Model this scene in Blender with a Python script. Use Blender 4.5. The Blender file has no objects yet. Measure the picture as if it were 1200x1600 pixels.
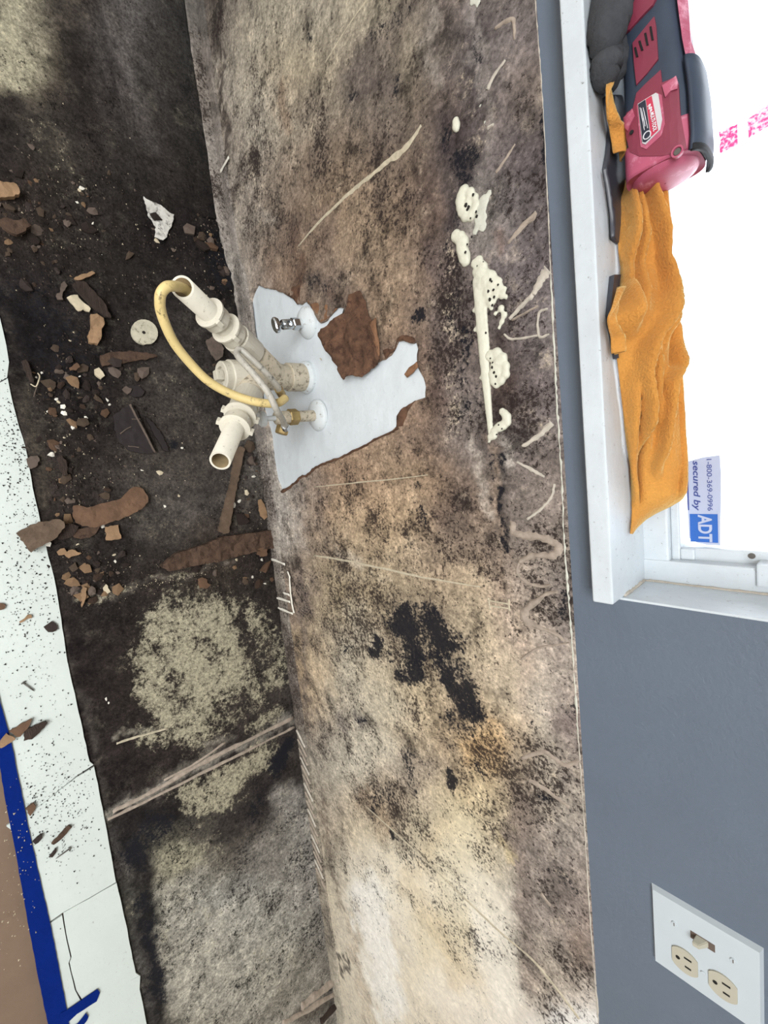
import bpy, bmesh, math, random
import numpy as np
from mathutils import Vector, Matrix, noise
from mathutils.geometry import delaunay_2d_cdt

random.seed(7)
SC = bpy.context.scene
COL = SC.collection

# ------------------------------------------------------------------ camera, sky, fill light, exposure
FPX = 656.456
CAM = np.array([0.0, -0.5664, 1.1118])
AX = np.array([[0.10803598, 0.73750851, 0.66664041],      # picture right
               [0.98811977, -0.15338822, 0.00955932],     # picture down
               [0.10930487, 0.65768781, -0.74531818]])    # forward
cd = bpy.data.cameras.new('camera')
cd.sensor_fit = 'VERTICAL'; cd.sensor_height = 36.0; cd.lens = 36.0 * FPX / 1600.0
cd.clip_start = 0.02
cam = bpy.data.objects.new('camera', cd); COL.objects.link(cam)
m = Matrix.Identity(4)
for i in range(3):
    m[i][0] = AX[0][i]; m[i][1] = -AX[1][i]; m[i][2] = -AX[2][i]; m[i][3] = CAM[i]
cam.matrix_world = m
SC.camera = cam
w = bpy.data.worlds.new('sky'); SC.world = w; w.use_nodes = True
bg = w.node_tree.nodes['Background']; bg.inputs[0].default_value = (0.86, 0.93, 1.0, 1); bg.inputs[1].default_value = 7.0


def lamp(name, loc, size, power, color=(1, 1, 1), rot=(0, 0, 0)):
    l = bpy.data.lights.new(name, 'AREA'); l.shape = 'RECTANGLE'; l.size = size[0]; l.size_y = size[1]
    l.energy = power; l.color = color
    o = bpy.data.objects.new(name, l); COL.objects.link(o); o.location = loc; o.rotation_euler = rot
    return o


lamp('room_fill_light', (0.0, -2.3, 2.42), (1.8, 1.6), 132, (0.97, 0.985, 1.0))  # unseen area light added under the ceiling to light the room
SC.view_settings.view_transform = 'Standard'
SC.view_settings.look = 'None'
SC.view_settings.gamma = 1.0
SC.view_settings.use_curve_mapping = False
SC.view_settings.exposure = 0.0

ZF = -0.05          # level of the rotted subfloor
H = 0.85            # height where the grey paint begins
SILL = 0.915


# ------------------------------------------------------------------ placing: sight line through an image pixel from the fitted camera meets a plane
def sight(u, v):
    return AX.T @ np.array([(u - 600) / FPX, (v - 800) / FPX, 1.0])


def onY(u, v, y=0.0):
    d = sight(u, v); return Vector(CAM + d * (y - CAM[1]) / d[1])


def onZ(u, v, z=ZF):
    d = sight(u, v); return Vector(CAM + d * (z - CAM[2]) / d[2])


def onX(u, v, x):
    d = sight(u, v); return Vector(CAM + d * (x - CAM[0]) / d[0])


def far(u, v, d):
    return Vector(CAM + sight(u, v) * d)


def image_px(P):  # projects world points to image pixels of the fitted camera
    q = (np.asarray(P) - CAM) @ AX.T
    return np.stack([600 + FPX * q[:, 0] / q[:, 2], 800 + FPX * q[:, 1] / q[:, 2]], 1)


def lin(c):
    c = np.asarray(c, float) / 255.0
    return np.where(c <= 0.04045, c / 12.92, ((c + 0.055) / 1.055) ** 2.4)


# ------------------------------------------------------------------ materials
class NT:
    def __init__(self, name):
        self.m = bpy.data.materials.new(name); self.m.use_nodes = True
        self.t = self.m.node_tree; self.b = self.t.nodes['Principled BSDF']

    def n(self, kind, **kw):
        o = self.t.nodes.new(kind)
        for k, v in kw.items(): setattr(o, k, v)
        return o

    def put(self, sock, val):
        if hasattr(val, 'is_output') or isinstance(val, bpy.types.NodeSocket): self.t.links.new(val, sock)
        elif isinstance(val, (tuple, list, np.ndarray)):
            sock.default_value = (*[float(x) for x in val[:3]], 1.0) if len(sock.default_value) == 4 else tuple(val)
        else: sock.default_value = val

    def math(self, op, a, b=0.0, c=0.0, clamp=False):
        o = self.n('ShaderNodeMath', operation=op, use_clamp=clamp)
        self.put(o.inputs[0], a); self.put(o.inputs[1], b); self.put(o.inputs[2], c)
        return o.outputs[0]

    def noise(self, scale, detail=6, rough=0.6, vec=None, off=0.0):
        o = self.n('ShaderNodeTexNoise'); o.inputs['Scale'].default_value = scale
        o.inputs['Detail'].default_value = detail; o.inputs['Roughness'].default_value = rough
        if vec is None:
            tc = self.n('ShaderNodeTexCoord'); vec = tc.outputs['Object']
        mp = self.n('ShaderNodeVectorMath', operation='ADD'); self.put(mp.inputs[0], vec); mp.inputs[1].default_value = (off, off * 1.7, off * .6)
        self.t.links.new(mp.outputs[0], o.inputs['Vector'])
        return o.outputs['Fac']

    def mix(self, f, a, b, mode='MIX'):
        o = self.n('ShaderNodeMix', data_type='RGBA', blend_type=mode)
        self.put(o.inputs[0], f); self.put(o.inputs[6], a); self.put(o.inputs[7], b)
        return o.outputs[2]

    def step(self, x, lo, hi):
        o = self.n('ShaderNodeMapRange', interpolation_type='SMOOTHSTEP', clamp=True)
        self.put(o.inputs['Value'], x); self.put(o.inputs['From Min'], lo); self.put(o.inputs['From Max'], hi)
        return o.outputs[0]

    def scale(self, col, f):
        o = self.n('ShaderNodeVectorMath', operation='SCALE'); self.put(o.inputs[0], col); self.put(o.inputs['Scale'], f)
        return o.outputs[0]

    def bump(self, h, dist, strength=1.0):
        o = self.n('ShaderNodeBump'); o.inputs['Distance'].default_value = dist; o.inputs['Strength'].default_value = strength
        self.t.links.new(h, o.inputs['Height']); self.t.links.new(o.outputs[0], self.b.inputs['Normal'])


def mat(name, rgb, rough=0.6, metal=0.0, var=0.15, vscale=30, bump=0.0, bscale=None, spec=0.4, dirt=None, dirt_amt=0.0, dirt_scale=60, grain=None):
    t = NT(name)
    c = tuple(lin(rgb))
    vec = None
    if grain:
        tc = t.n('ShaderNodeTexCoord'); mp = t.n('ShaderNodeMapping'); mp.inputs['Scale'].default_value = grain
        t.t.links.new(tc.outputs['Object'], mp.inputs['Vector']); vec = mp.outputs[0]
    n1 = t.noise(vscale, 8, 0.65, vec)
    f = t.math('MAXIMUM', t.math('MULTIPLY_ADD', t.math('SUBTRACT', n1, 0.5), 5 * var, 1.0), 0.2)
    col = t.scale(c, f)
    if dirt is not None:
        n2 = t.noise(dirt_scale, 9, 0.72, None, 3.3)
        n2 = t.math('MULTIPLY_ADD', t.math('SUBTRACT', n2, 0.5), 3.0, 0.5); thr = 0.76 - 0.5 * dirt_amt
        col = t.mix(t.math('MULTIPLY', t.step(n2, thr - 0.10, thr + 0.30), 0.9), col, tuple(lin(dirt)))
    t.t.links.new(col, t.b.inputs['Base Color'])
    t.b.inputs['Roughness'].default_value = rough; t.b.inputs['Metallic'].default_value = metal
    t.b.inputs['Specular IOR Level'].default_value = spec
    if bump: t.bump(t.noise(bscale or vscale * 4, 6, 0.6, vec, 1.1), bump)
    return t.m


def mould_mat(name, pale, speck_dark, bump=0.0025, k1=0.9, k2=0.85, lift=1.16, blotch=0.95):
    """mouldy board: base colour and densities of black mould (R), pale bloom (G), dark specks (B) are stored per vertex"""
    t = NT(name)
    a = t.n('ShaderNodeAttribute', attribute_name='tint'); k = t.n('ShaderNodeAttribute', attribute_name='growth')
    sp = t.n('ShaderNodeSeparateColor'); t.t.links.new(k.outputs['Color'], sp.inputs[0])
    n1 = t.noise(26, 10, 0.72); n2 = t.noise(170, 8, 0.75, None, 2.0); n3 = t.noise(70, 12, 0.8, None, 5.0); n4 = t.noise(150, 10, 0.8, None, 9.0)
    con = lambda x, kk: t.math('MULTIPLY_ADD', t.math('SUBTRACT', x, 0.5), kk, 0.5)
    f = t.math('MAXIMUM', t.math('MULTIPLY_ADD', t.math('SUBTRACT', n1, 0.5), k1 * 2.6, 1.0), 0.3)
    f2 = t.math('MAXIMUM', t.math('MULTIPLY_ADD', t.math('SUBTRACT', n2, 0.5), k2 * 3.4, 1.0), 0.25)
    f3 = t.math('MAXIMUM', t.math('MULTIPLY_ADD', t.math('SUBTRACT', n3, 0.5), k1 * 2.8, 1.0), 0.25)
    hs = t.n('ShaderNodeHueSaturation'); t.t.links.new(a.outputs['Color'], hs.inputs['Color']); hs.inputs['Saturation'].default_value = 0.77; hs.inputs['Value'].default_value = lift
    n6 = t.noise(11, 15, 0.78, None, 13.0); n7 = t.noise(17, 15, 0.82, None, 21.0); n8 = t.noise(6, 12, 0.7, None, 33.0)
    col = t.scale(t.scale(t.scale(hs.outputs[0], f), f2), f3)
    drk = t.math('MULTIPLY', t.step(n6, 0.5, 0.62), blotch)
    col = t.mix(drk, col, t.scale(col, 0.34))
    drk2 = t.math('MULTIPLY', t.step(n8, 0.5, 0.62), blotch * 0.55)
    col = t.mix(drk2, col, t.mix(0.5, t.scale(col, 0.5), t.scale((1, .8, .72), t.math('MULTIPLY', 0.12, f2))))
    lit = t.math('MULTIPLY', t.step(n7, 0.52, 0.66), blotch)
    col = t.mix(lit, col, t.mix(0.35, t.scale(col, 1.75), t.scale(tuple(lin(pale)), f2)))
    lm = t.n('ShaderNodeRGBToBW'); t.t.links.new(hs.outputs[0], lm.inputs[0])
    col = t.mix(t.math('MULTIPLY', t.step(lm.outputs[0], 0.34, 0.74), 0.8), col, t.scale(hs.outputs[0], t.math('MULTIPLY_ADD', t.math('SUBTRACT', n3, 0.5), 0.8, 1.0)))
    c3 = con(t.math('ADD', t.math('MULTIPLY', n7, 0.45), t.math('MULTIPLY', n3, 0.55)), 5.0)
    g = t.math('SUBTRACT', 1.10, t.math('MULTIPLY', sp.outputs['Green'], 1.02))
    col = t.mix(t.math('MULTIPLY', t.step(c3, g, t.math('ADD', g, 0.42)), 0.92), col, t.scale(tuple(lin(pale)), t.math('MAXIMUM', t.math('MULTIPLY_ADD', t.math('SUBTRACT', n2, 0.5), 4.0, 1.0), 0.3)))
    c4 = con(n4, 4.2)
    s = t.math('SUBTRACT', 1.22, t.math('ADD', t.math('MULTIPLY_ADD', sp.outputs['Blue'], 0.60, 0.30), t.math('MULTIPLY', t.math('SUBTRACT', t.math('ADD', n8, n6), 1.0), 1.9)))
    col = t.mix(t.math('MULTIPLY', t.step(c4, s, t.math('ADD', s, 0.10)), 0.9), col, tuple(lin(speck_dark)))
    n5 = con(t.math('ADD', t.math('MULTIPLY', n7, 0.4), t.math('MULTIPLY', n4, 0.6)), 4.4)
    r = t.math('SUBTRACT', 0.97, t.math('MULTIPLY', sp.outputs['Red'], 1.12))
    col = t.mix(t.math('MULTIPLY', t.step(n5, r, t.math('ADD', r, 0.30)), 0.97), col, (0.012, 0.012, 0.017))
    t.t.links.new(col, t.b.inputs['Base Color'])
    t.b.inputs['Roughness'].default_value = 0.92; t.b.inputs['Specular IOR Level'].default_value = 0.15
    t.bump(t.math('ADD', n3, t.math('MULTIPLY', n2, 0.6)), bump)
    return t.m


M = {}
M['mould_wall'] = mould_mat('mouldy facing paper', (196, 182, 160), (46, 37, 35))
M['mould_floor'] = mould_mat('rotted subfloor', (176, 169, 146), (20, 17, 17), 0.004, 1.0, 1.0, 0.92, 0.35)
M['mould_band'] = mould_mat('adhesive stained band', (178, 168, 152), (60, 50, 46), 0.002, 0.7, 0.6, 1.05, 0.6)
M['primer'] = mat('pale primer', (206, 213, 218), 0.5, var=0.06, vscale=14, bump=0.004, bscale=22, dirt=(150, 152, 154), dirt_amt=-0.36, dirt_scale=60)
M['grey_paint'] = mat('grey wall paint', (95, 106, 120), 0.42, var=0.05, vscale=9, bump=0.0009, bscale=160)
M['white_wall'] = mat('white room paint', (216, 214, 208), 0.8, var=0.03)
M['trim_paint'] = mat('white gloss trim paint', (198, 206, 212), 0.35, var=0.06, vscale=18, bump=0.001, bscale=60, dirt=(70, 60, 55), dirt_amt=-0.28, dirt_scale=130)
M['brown_floor'] = mat('brown floor', (118, 98, 82), 0.5, var=0.12, vscale=6, bump=0.0006, bscale=90)
M['sheet'] = mat('white sheet', (198, 206, 201), 0.6, var=0.03, vscale=8, bump=0.0008, bscale=35, dirt=(110, 106, 98), dirt_amt=-0.32, dirt_scale=150)
M['tape'] = mat('blue tape', (3, 32, 106), 0.8, spec=0.08, var=0.10, vscale=22, bump=0.0008, bscale=120, dirt=(60, 70, 110), dirt_amt=-0.42, dirt_scale=90)
M['foam'] = mat('cured foam', (208, 207, 190), 0.45, var=0.06, vscale=60, bump=0.0012, bscale=150)
M['foam_grey'] = mat('smeared foam', (196, 196, 184), 0.6, var=0.12, vscale=80, bump=0.001, bscale=200)
M['pit'] = mat('foam pit', (38, 33, 30), 0.9, var=0.2)
M['putty'] = mat('pale scraped line', (186, 176, 154), 0.8, var=0.25, vscale=120, bump=0.001, bscale=300)
M['adhesive'] = mat('old adhesive', (158, 145, 132), 0.75, var=0.3, vscale=90, bump=0.001, bscale=200)
M['adhesive_pale'] = mat('pale adhesive', (186, 178, 166), 0.7, var=0.2, vscale=90, bump=0.001, bscale=200)
M['kraft'] = mat('torn brown paper', (92, 66, 50), 0.9, var=0.5, vscale=55, bump=0.003, bscale=110, dirt=(60, 38, 28), dirt_amt=0.35, dirt_scale=50)
M['kraft_light'] = mat('torn tan paper', (124, 90, 66), 0.9, var=0.35, vscale=55, bump=0.002, bscale=110)
M['pvc'] = mat('dirty white plastic', (208, 203, 188), 0.38, var=0.06, vscale=30, dirt=(120, 108, 90), dirt_amt=-0.14, dirt_scale=130)
M['pvc_dirty'] = mat('mouldy plastic', (188, 178, 158), 0.55, var=0.14, vscale=30, dirt=(104, 92, 78), dirt_amt=0.28, dirt_scale=85)
M['pvc_in'] = mat('stained pipe bore', (150, 132, 100), 0.6, var=0.2)
M['hose'] = mat('yellowed hose', (212, 190, 132), 0.4, var=0.1, vscale=30, dirt=(70, 56, 36), dirt_amt=0.0, dirt_scale=70)
M['braid'] = mat('grey supply hose', (176, 172, 162), 0.45, var=0.15, vscale=90, dirt=(60, 54, 48), dirt_amt=0.0, dirt_scale=60)
M['chrome'] = mat('chrome', (190, 194, 198), 0.18, 1.0, var=0.05)
M['brass'] = mat('tarnished brass', (160, 138, 92), 0.45, 0.5, var=0.3, vscale=60, dirt=(80, 60, 40), dirt_amt=0.1)
M['paint_metal'] = mat('painted escutcheon', (206, 212, 214), 0.4, var=0.05, vscale=40, dirt=(120, 112, 100), dirt_amt=-0.1)
M['dark'] = mat('black gap', (22, 19, 18), 0.9, var=0.2)
M['wood_dark'] = mat('dark rotten wood', (54, 42, 36), 0.9, var=0.45, vscale=40, bump=0.003, bscale=90, grain=(1, 5, 5))
M['wood_block'] = mat('weathered block top', (92, 76, 62), 0.85, var=0.35, vscale=40, bump=0.002, bscale=90)
M['wood_rust'] = mat('rusty brown wood', (76, 58, 46), 0.9, var=0.4, vscale=45, bump=0.003, bscale=90, dirt=(48, 34, 26), dirt_amt=0.15, dirt_scale=60)
M['wood_brown'] = mat('brown wood', (98, 74, 56), 0.85, var=0.3, vscale=30, bump=0.0015, bscale=90)
M['wood_tan'] = mat('tan wood', (142, 114, 86), 0.85, var=0.25, vscale=40, bump=0.0015, bscale=90)
M['chip_pale'] = mat('pale chip', (196, 184, 158), 0.8, var=0.2, vscale=60)
M['chip_white'] = mat('white chip', (222, 218, 206), 0.7, var=0.12, vscale=60)
M['chip_grey'] = mat('grey brown chip', (92, 80, 72), 0.9, var=0.3, vscale=60)
M['chip_dark'] = mat('dark chip', (48, 39, 35), 0.9, var=0.35, vscale=60)
M['chip_black'] = mat('black crumb', (30, 26, 25), 0.9, var=0.3, vscale=60)
M['scrap'] = mat('spotted white scrap', (200, 198, 192), 0.6, var=0.15, vscale=50, dirt=(96, 92, 88), dirt_amt=0.35, dirt_scale=70)
M['disc'] = mat('mouldy white disc', (188, 182, 162), 0.7, var=0.15, vscale=60, dirt=(96, 90, 72), dirt_amt=0.2, dirt_scale=110)
M['dark_plastic'] = mat('dark plastic', (38, 32, 32), 0.5, var=0.25, vscale=40)
M['nail'] = mat('dull nail', (105, 102, 98), 0.45, 0.6, var=0.2)
M['tool_red'] = mat('red tool plastic', (126, 48, 68), 0.5, var=0.08, vscale=20, spec=0.5)
M['tool_pink'] = mat('dusty red tool plastic', (172, 82, 108), 0.45, var=0.10, vscale=18, spec=0.5, dirt=(214, 150, 170), dirt_amt=0.1, dirt_scale=30)
M['tool_black'] = mat('navy black rubber', (50, 60, 76), 0.55, var=0.15, vscale=30)
M['tool_dark'] = mat('slot black', (20, 20, 24), 0.7, var=0.1)
M['label_white'] = mat('label white', (198, 196, 200), 0.5, var=0.04)
M['label_red'] = mat('label red', (188, 58, 84), 0.5, var=0.04)
M['label_black'] = mat('label black', (40, 44, 58), 0.5, var=0.04)
M['label_text'] = mat('label print', (222, 222, 228), 0.5, var=0.0)
M['glove'] = mat('charcoal glove knit', (62, 64, 68), 0.95, var=0.25, vscale=60, bump=0.002, bscale=260)
M['black_metal'] = mat('black tool steel', (58, 60, 68), 0.3, var=0.15, vscale=30)
M['sticker'] = mat('lavender sticker paper', (176, 184, 208), 0.5, var=0.02)
M['sticker_blue'] = mat('sticker blue', (44, 98, 180), 0.5, var=0.03)
M['sticker_navy'] = mat('sticker navy print', (58, 72, 140), 0.5, var=0.03)
M['outlet_plate'] = mat('white outlet plate', (186, 195, 201), 0.35, var=0.02)
M['outlet_ivory'] = mat('ivory receptacle', (176, 172, 156), 0.4, var=0.02)
M['slot'] = mat('outlet slot', (18, 16, 16), 0.6, var=0.0)
M['outside'] = mat('pale concrete', (225, 228, 230), 0.9, var=0.05)  # even pale base colour of the ground outside


def cloth_mat():
    t = NT('orange microfibre')
    n1 = t.noise(9, 5, 0.5); n2 = t.noise(420, 3, 0.5, None, 4.0)
    col = t.mix(n1, tuple(lin((186, 112, 48))), tuple(lin((236, 178, 88))))
    t.t.links.new(t.scale(col, t.math('MULTIPLY_ADD', n2, 0.5, 0.75)), t.b.inputs['Base Color'])
    t.b.inputs['Roughness'].default_value = 0.9; t.b.inputs['Sheen Weight'].default_value = 1.0; t.b.inputs['Sheen Roughness'].default_value = 0.35
    t.b.inputs['Sheen Tint'].default_value = (1, 0.85, 0.4, 1); t.b.inputs['Subsurface Weight'].default_value = 0.0
    t.bump(n2, 0.002)
    tr = t.n('ShaderNodeBsdfTranslucent'); tr.inputs[0].default_value = (0.95, 0.6, 0.2, 1)
    mx = t.n('ShaderNodeMixShader'); mx.inputs[0].default_value = 0.25
    out = t.t.nodes['Material Output']
    t.t.links.new(t.b.outputs[0], mx.inputs[1]); t.t.links.new(tr.outputs[0], mx.inputs[2]); t.t.links.new(mx.outputs[0], out.inputs[0])
    return t.m


def thin_mat(name, rgb, through, grain=0.0):
    t = NT(name); c = tuple(lin(rgb)); out = t.t.nodes['Material Output']
    col = c
    if grain:
        n = t.noise(220, 4, 0.7)
        col = t.mix(t.step(n, 0.42, 0.6), c, (0.95, 0.75, 0.88))
    t.put(t.b.inputs['Base Color'], col)
    tr = t.n('ShaderNodeBsdfTranslucent'); t.put(tr.inputs[0], col)
    mx = t.n('ShaderNodeMixShader'); mx.inputs[0].default_value = through
    t.t.links.new(t.b.outputs[0], mx.inputs[1]); t.t.links.new(tr.outputs[0], mx.inputs[2]); t.t.links.new(mx.outputs[0], out.inputs[0])
    return t.m


def glass_mat():
    t = NT('window glass'); out = t.t.nodes['Material Output']
    tr = t.n('ShaderNodeBsdfTransparent'); gl = t.n('ShaderNodeBsdfGlossy'); gl.inputs['Roughness'].default_value = 0.02
    fr = t.n('ShaderNodeFresnel'); fr.inputs[0].default_value = 1.45
    mx = t.n('ShaderNodeMixShader'); t.t.links.new(fr.outputs[0], mx.inputs[0]); t.t.links.new(tr.outputs[0], mx.inputs[1]); t.t.links.new(gl.outputs[0], mx.inputs[2])
    t.t.links.new(mx.outputs[0], out.inputs[0])
    return t.m


M['cloth'] = cloth_mat()
M['pink'] = thin_mat('pink glitter tape', (226, 70, 140), 0.16, 1.0)
M['pale_tape'] = thin_mat('white tape', (236, 236, 236), 0.2)
M['glass'] = glass_mat()


# ------------------------------------------------------------------ objects
def link(name, me, parent=None, loc=None):
    o = bpy.data.objects.new(name, me); COL.objects.link(o)
    if parent is not None: o.parent = parent
    if loc is not None: o.location = loc
    return o


def tag(o, label=None, cat=None, group=None, kind=None):
    if label: o['label'] = label
    if cat: o['category'] = cat
    if group: o['group'] = group
    if kind: o['kind'] = kind
    return o


def thing(name, label, cat, loc=(0, 0, 0), group=None):
    """an Empty at the thing's base; children are given in world metres and shifted under it"""
    o = link(name, None, None, loc); o.empty_display_size = 0.02
    return tag(o, label, cat, group)


def mesh(name, verts, faces, material, parent=None, smooth=False, origin=None):
    off = Vector((0, 0, 0))
    if parent is not None:
        p = parent
        while p is not None: off = off + p.location; p = p.parent
    elif origin is not None: off = Vector(origin)
    me = bpy.data.meshes.new(name)
    V = np.asarray([tuple(v) for v in verts], float) - np.array(off)
    me.from_pydata(V.tolist(), [], [list(map(int, f)) for f in faces])
    me.materials.append(material)
    if smooth: me.polygons.foreach_set('use_smooth', [True] * len(me.polygons))
    me.update()
    return link(name, me, parent, None if (parent is not None or origin is None) else origin)


def from_bm(name, bm, material, parent=None, smooth=False, origin=None):
    bmesh.ops.recalc_face_normals(bm, faces=bm.faces)
    vs = [v.co.copy() for v in bm.verts]; bm.verts.index_update()
    fs = [[v.index for v in f.verts] for f in bm.faces]
    bm.free()
    return mesh(name, vs, fs, material, parent, smooth, origin)


def box_bm(lo, hi, bevel=0.0, seg=2, bm=None):
    b = bmesh.new()
    bmesh.ops.create_cube(b, size=1)
    for v in b.verts:
        v.co = Vector([lo[i] + (v.co[i] + 0.5) * (hi[i] - lo[i]) for i in range(3)])
    if bevel: bmesh.ops.bevel(b, geom=b.edges[:], offset=bevel, segments=seg, affect='EDGES', profile=0.6)
    return b


def box(name, lo, hi, material, parent=None, bevel=0.0, smooth=False):
    return from_bm(name, box_bm(lo, hi, bevel), material, parent, smooth)


def resample(poly, step, jit=0.0, closed=True):
    out = []
    n = len(poly)
    for i in range(n if closed else n - 1):
        a = np.array(poly[i], float); b = np.array(poly[(i + 1) % n], float)
        L = np.linalg.norm(b - a); k = max(1, int(L / step))
        nn = np.array([-(b - a)[1], (b - a)[0]]) / (L + 1e-9)
        for j in range(k):
            q = a + (b - a) * j / k
            if jit and j: q = q + nn * random.uniform(-jit, jit)
            out.append(q)
    if not closed: out.append(np.array(poly[-1], float))
    return out


def inside(pts, poly):
    pts = np.asarray(pts); P = np.asarray(poly); r = np.zeros(len(pts), bool)
    x, y = pts[:, 0], pts[:, 1]
    j = len(P) - 1
    for i in range(len(P)):
        xi, yi = P[i]; xj, yj = P[j]
        c = ((yi > y) != (yj > y)) & (x < (xj - xi) * (y - yi) / ((yj - yi) if abs(yj - yi) > 1e-12 else 1e-12) + xi)
        r ^= c; j = i
    return r


def fill(poly, step, holes=()):
    pts = [Vector((float(p[0]), float(p[1]))) for p in poly]; edges = [(i, (i + 1) % len(poly)) for i in range(len(poly))]
    for h in holes:
        k = len(pts); pts += [Vector((float(p[0]), float(p[1]))) for p in h]; edges += [(k + i, k + (i + 1) % len(h)) for i in range(len(h))]
    P = np.asarray(poly); lo = P.min(0); hi = P.max(0)
    if step:
        gx, gy = np.meshgrid(np.arange(lo[0] + step * .5, hi[0], step), np.arange(lo[1] + step * .5, hi[1], step))
        g = np.stack([gx.ravel(), gy.ravel()], 1)
        rng = np.random.default_rng(3); g = g + rng.uniform(-.25, .25, g.shape) * step
        g = g[inside(g, poly)]
        pts += [Vector((float(a), float(b))) for a, b in g]
    r = delaunay_2d_cdt(pts, edges, [], 1, 1e-6)
    V = np.array([[v.x, v.y] for v in r[0]]); F = np.array([f for f in r[2] if len(f) == 3])
    for h in holes:
        F = F[~inside(V[F].mean(1), h)]
    return V, F


def sheet(name, poly, step, to3d, thick_vec, material, parent=None, relief=None, holes=(), smooth=False, origin=None):
    """a solid piece: a filled outline lifted by to3d(x, y, h), its rim carried back along thick_vec"""
    V, F = fill(poly, step, holes)
    h = relief(V) if relief is not None else np.zeros(len(V))
    P = np.array([to3d(V[i, 0], V[i, 1], h[i]) for i in range(len(V))])
    cnt = {}
    for f in F:
        for a, b in ((f[0], f[1]), (f[1], f[2]), (f[2], f[0])):
            cnt[(a, b)] = cnt.get((a, b), 0) + 1
    rim = [(a, b) for (a, b) in cnt if (b, a) not in cnt]
    ids = {}; back = []
    tv = np.array(thick_vec, float)
    faces = [tuple(f) for f in F]
    for a, b in rim:
        for k in (a, b):
            if k not in ids: ids[k] = len(P) + len(back); back.append(P[k] + tv)
        faces.append((b, a, ids[a], ids[b]))
    allv = np.concatenate([P, np.array(back)]) if back else P
    return mesh(name, allv, faces, material, parent, smooth, origin), allv


def fb(x, y, z=0.0, o=4):
    return noise.fractal(Vector((x, y, z)), 0.9, 2.0, o)


def tube_geo(path, radii, n=14, cap=True, close=False):
    P = [Vector(p) for p in path]
    if not hasattr(radii, '__len__'): radii = [radii] * len(P)
    V = []; F = []
    t0 = (P[1] - P[0]).normalized()
    up = Vector((0, 0, 1)) if abs(t0.z) < 0.9 else Vector((1, 0, 0))
    nrm = t0.cross(up).normalized()
    for i, p in enumerate(P):
        if i == 0: t = P[1] - P[0]
        elif i == len(P) - 1: t = P[-1] - P[-2]
        else: t = (P[i + 1] - P[i]).normalized() + (P[i] - P[i - 1]).normalized()
        if t.length < 1e-9: t = t0.copy()
        t.normalize(); t0 = t
        nrm = (nrm - t * nrm.dot(t)).normalized(); b = t.cross(nrm)
        for k in range(n):
            a = 2 * math.pi * k / n
            V.append(p + (nrm * math.cos(a) + b * math.sin(a)) * radii[i])
    for i in range(len(P) - 1):
        for k in range(n):
            F.append((i * n + k, i * n + (k + 1) % n, (i + 1) * n + (k + 1) % n, (i + 1) * n + k))
    if cap:
        F.append(tuple(range(n - 1, -1, -1))); F.append(tuple((len(P) - 1) * n + k for k in range(n)))
    return V, F


def tube(name, path, radii, material, parent=None, n=14, cap=True, smooth=True, origin=None):
    V, F = tube_geo(path, radii, n, cap)
    return mesh(name, V, F, material, parent, smooth, origin)


def lathe(name, a, d, prof, material, parent=None, n=28, smooth=False):
    """profile of (distance along d, radius) turned about the axis a + t d"""
    d = Vector(d).normalized(); a = Vector(a)
    return tube_raw(name, [(a + d * t, r) for t, r in prof], d, material, parent, n, smooth)


def tube_raw(name, rings, d, material, parent, n, smooth):
    up = Vector((0, 0, 1)) if abs(d.z) < 0.9 else Vector((1, 0, 0))
    e1 = d.cross(up).normalized(); e2 = d.cross(e1)
    V = []; F = []
    for p, r in rings:
        for k in range(n):
            q = 2 * math.pi * k / n; V.append(p + (e1 * math.cos(q) + e2 * math.sin(q)) * max(r, 1e-5))
    for i in range(len(rings) - 1):
        for k in range(n): F.append((i * n + k, i * n + (k + 1) % n, (i + 1) * n + (k + 1) % n, (i + 1) * n + k))
    return mesh(name, V, F, material, parent, smooth)


def spline(pts, k=6):
    P = [Vector(p) for p in pts]; out = []
    for i in range(len(P) - 1):
        a = P[max(i - 1, 0)]; b = P[i]; c = P[i + 1]; d = P[min(i + 2, len(P) - 1)]
        for j in range(k):
            t = j / k
            out.append(0.5 * ((2 * b) + (c - a) * t + (2 * a - 5 * b + 4 * c - d) * t * t + (3 * b - a - 3 * c + d) * t ** 3))
    out.append(P[-1]); return out


def ribbon_geo(pts, hw, height, nrm, jag=0.15):
    """a low bead along a 3D line lying on a surface with normal nrm"""
    nrm = Vector(nrm); V = []; F = []
    P = [Vector(p) for p in pts]
    for i, p in enumerate(P):
        t = (P[min(i + 1, len(P) - 1)] - P[max(i - 1, 0)]).normalized(); s = t.cross(nrm).normalized()
        h = hw[i] if hasattr(hw, '__len__') else hw
        wl = h * random.uniform(1 - jag, 1 + jag); wr = h * random.uniform(1 - jag, 1 + jag); hh = height * random.uniform(.8, 1.2)
        V += [p + s * wl - nrm * .001, p + s * wl * .6 + nrm * hh * .8, p + nrm * hh, p - s * wr * .6 + nrm * hh * .8, p - s * wr - nrm * .001]
    for i in range(len(P) - 1):
        for k in range(4): F.append((i * 5 + k, i * 5 + k + 1, i * 5 + 6 + k, i * 5 + 5 + k))
    n = len(P) - 1
    F.append((4, 3, 2, 1, 0)); F.append(tuple(n * 5 + k for k in range(5)))
    return V, F


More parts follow.
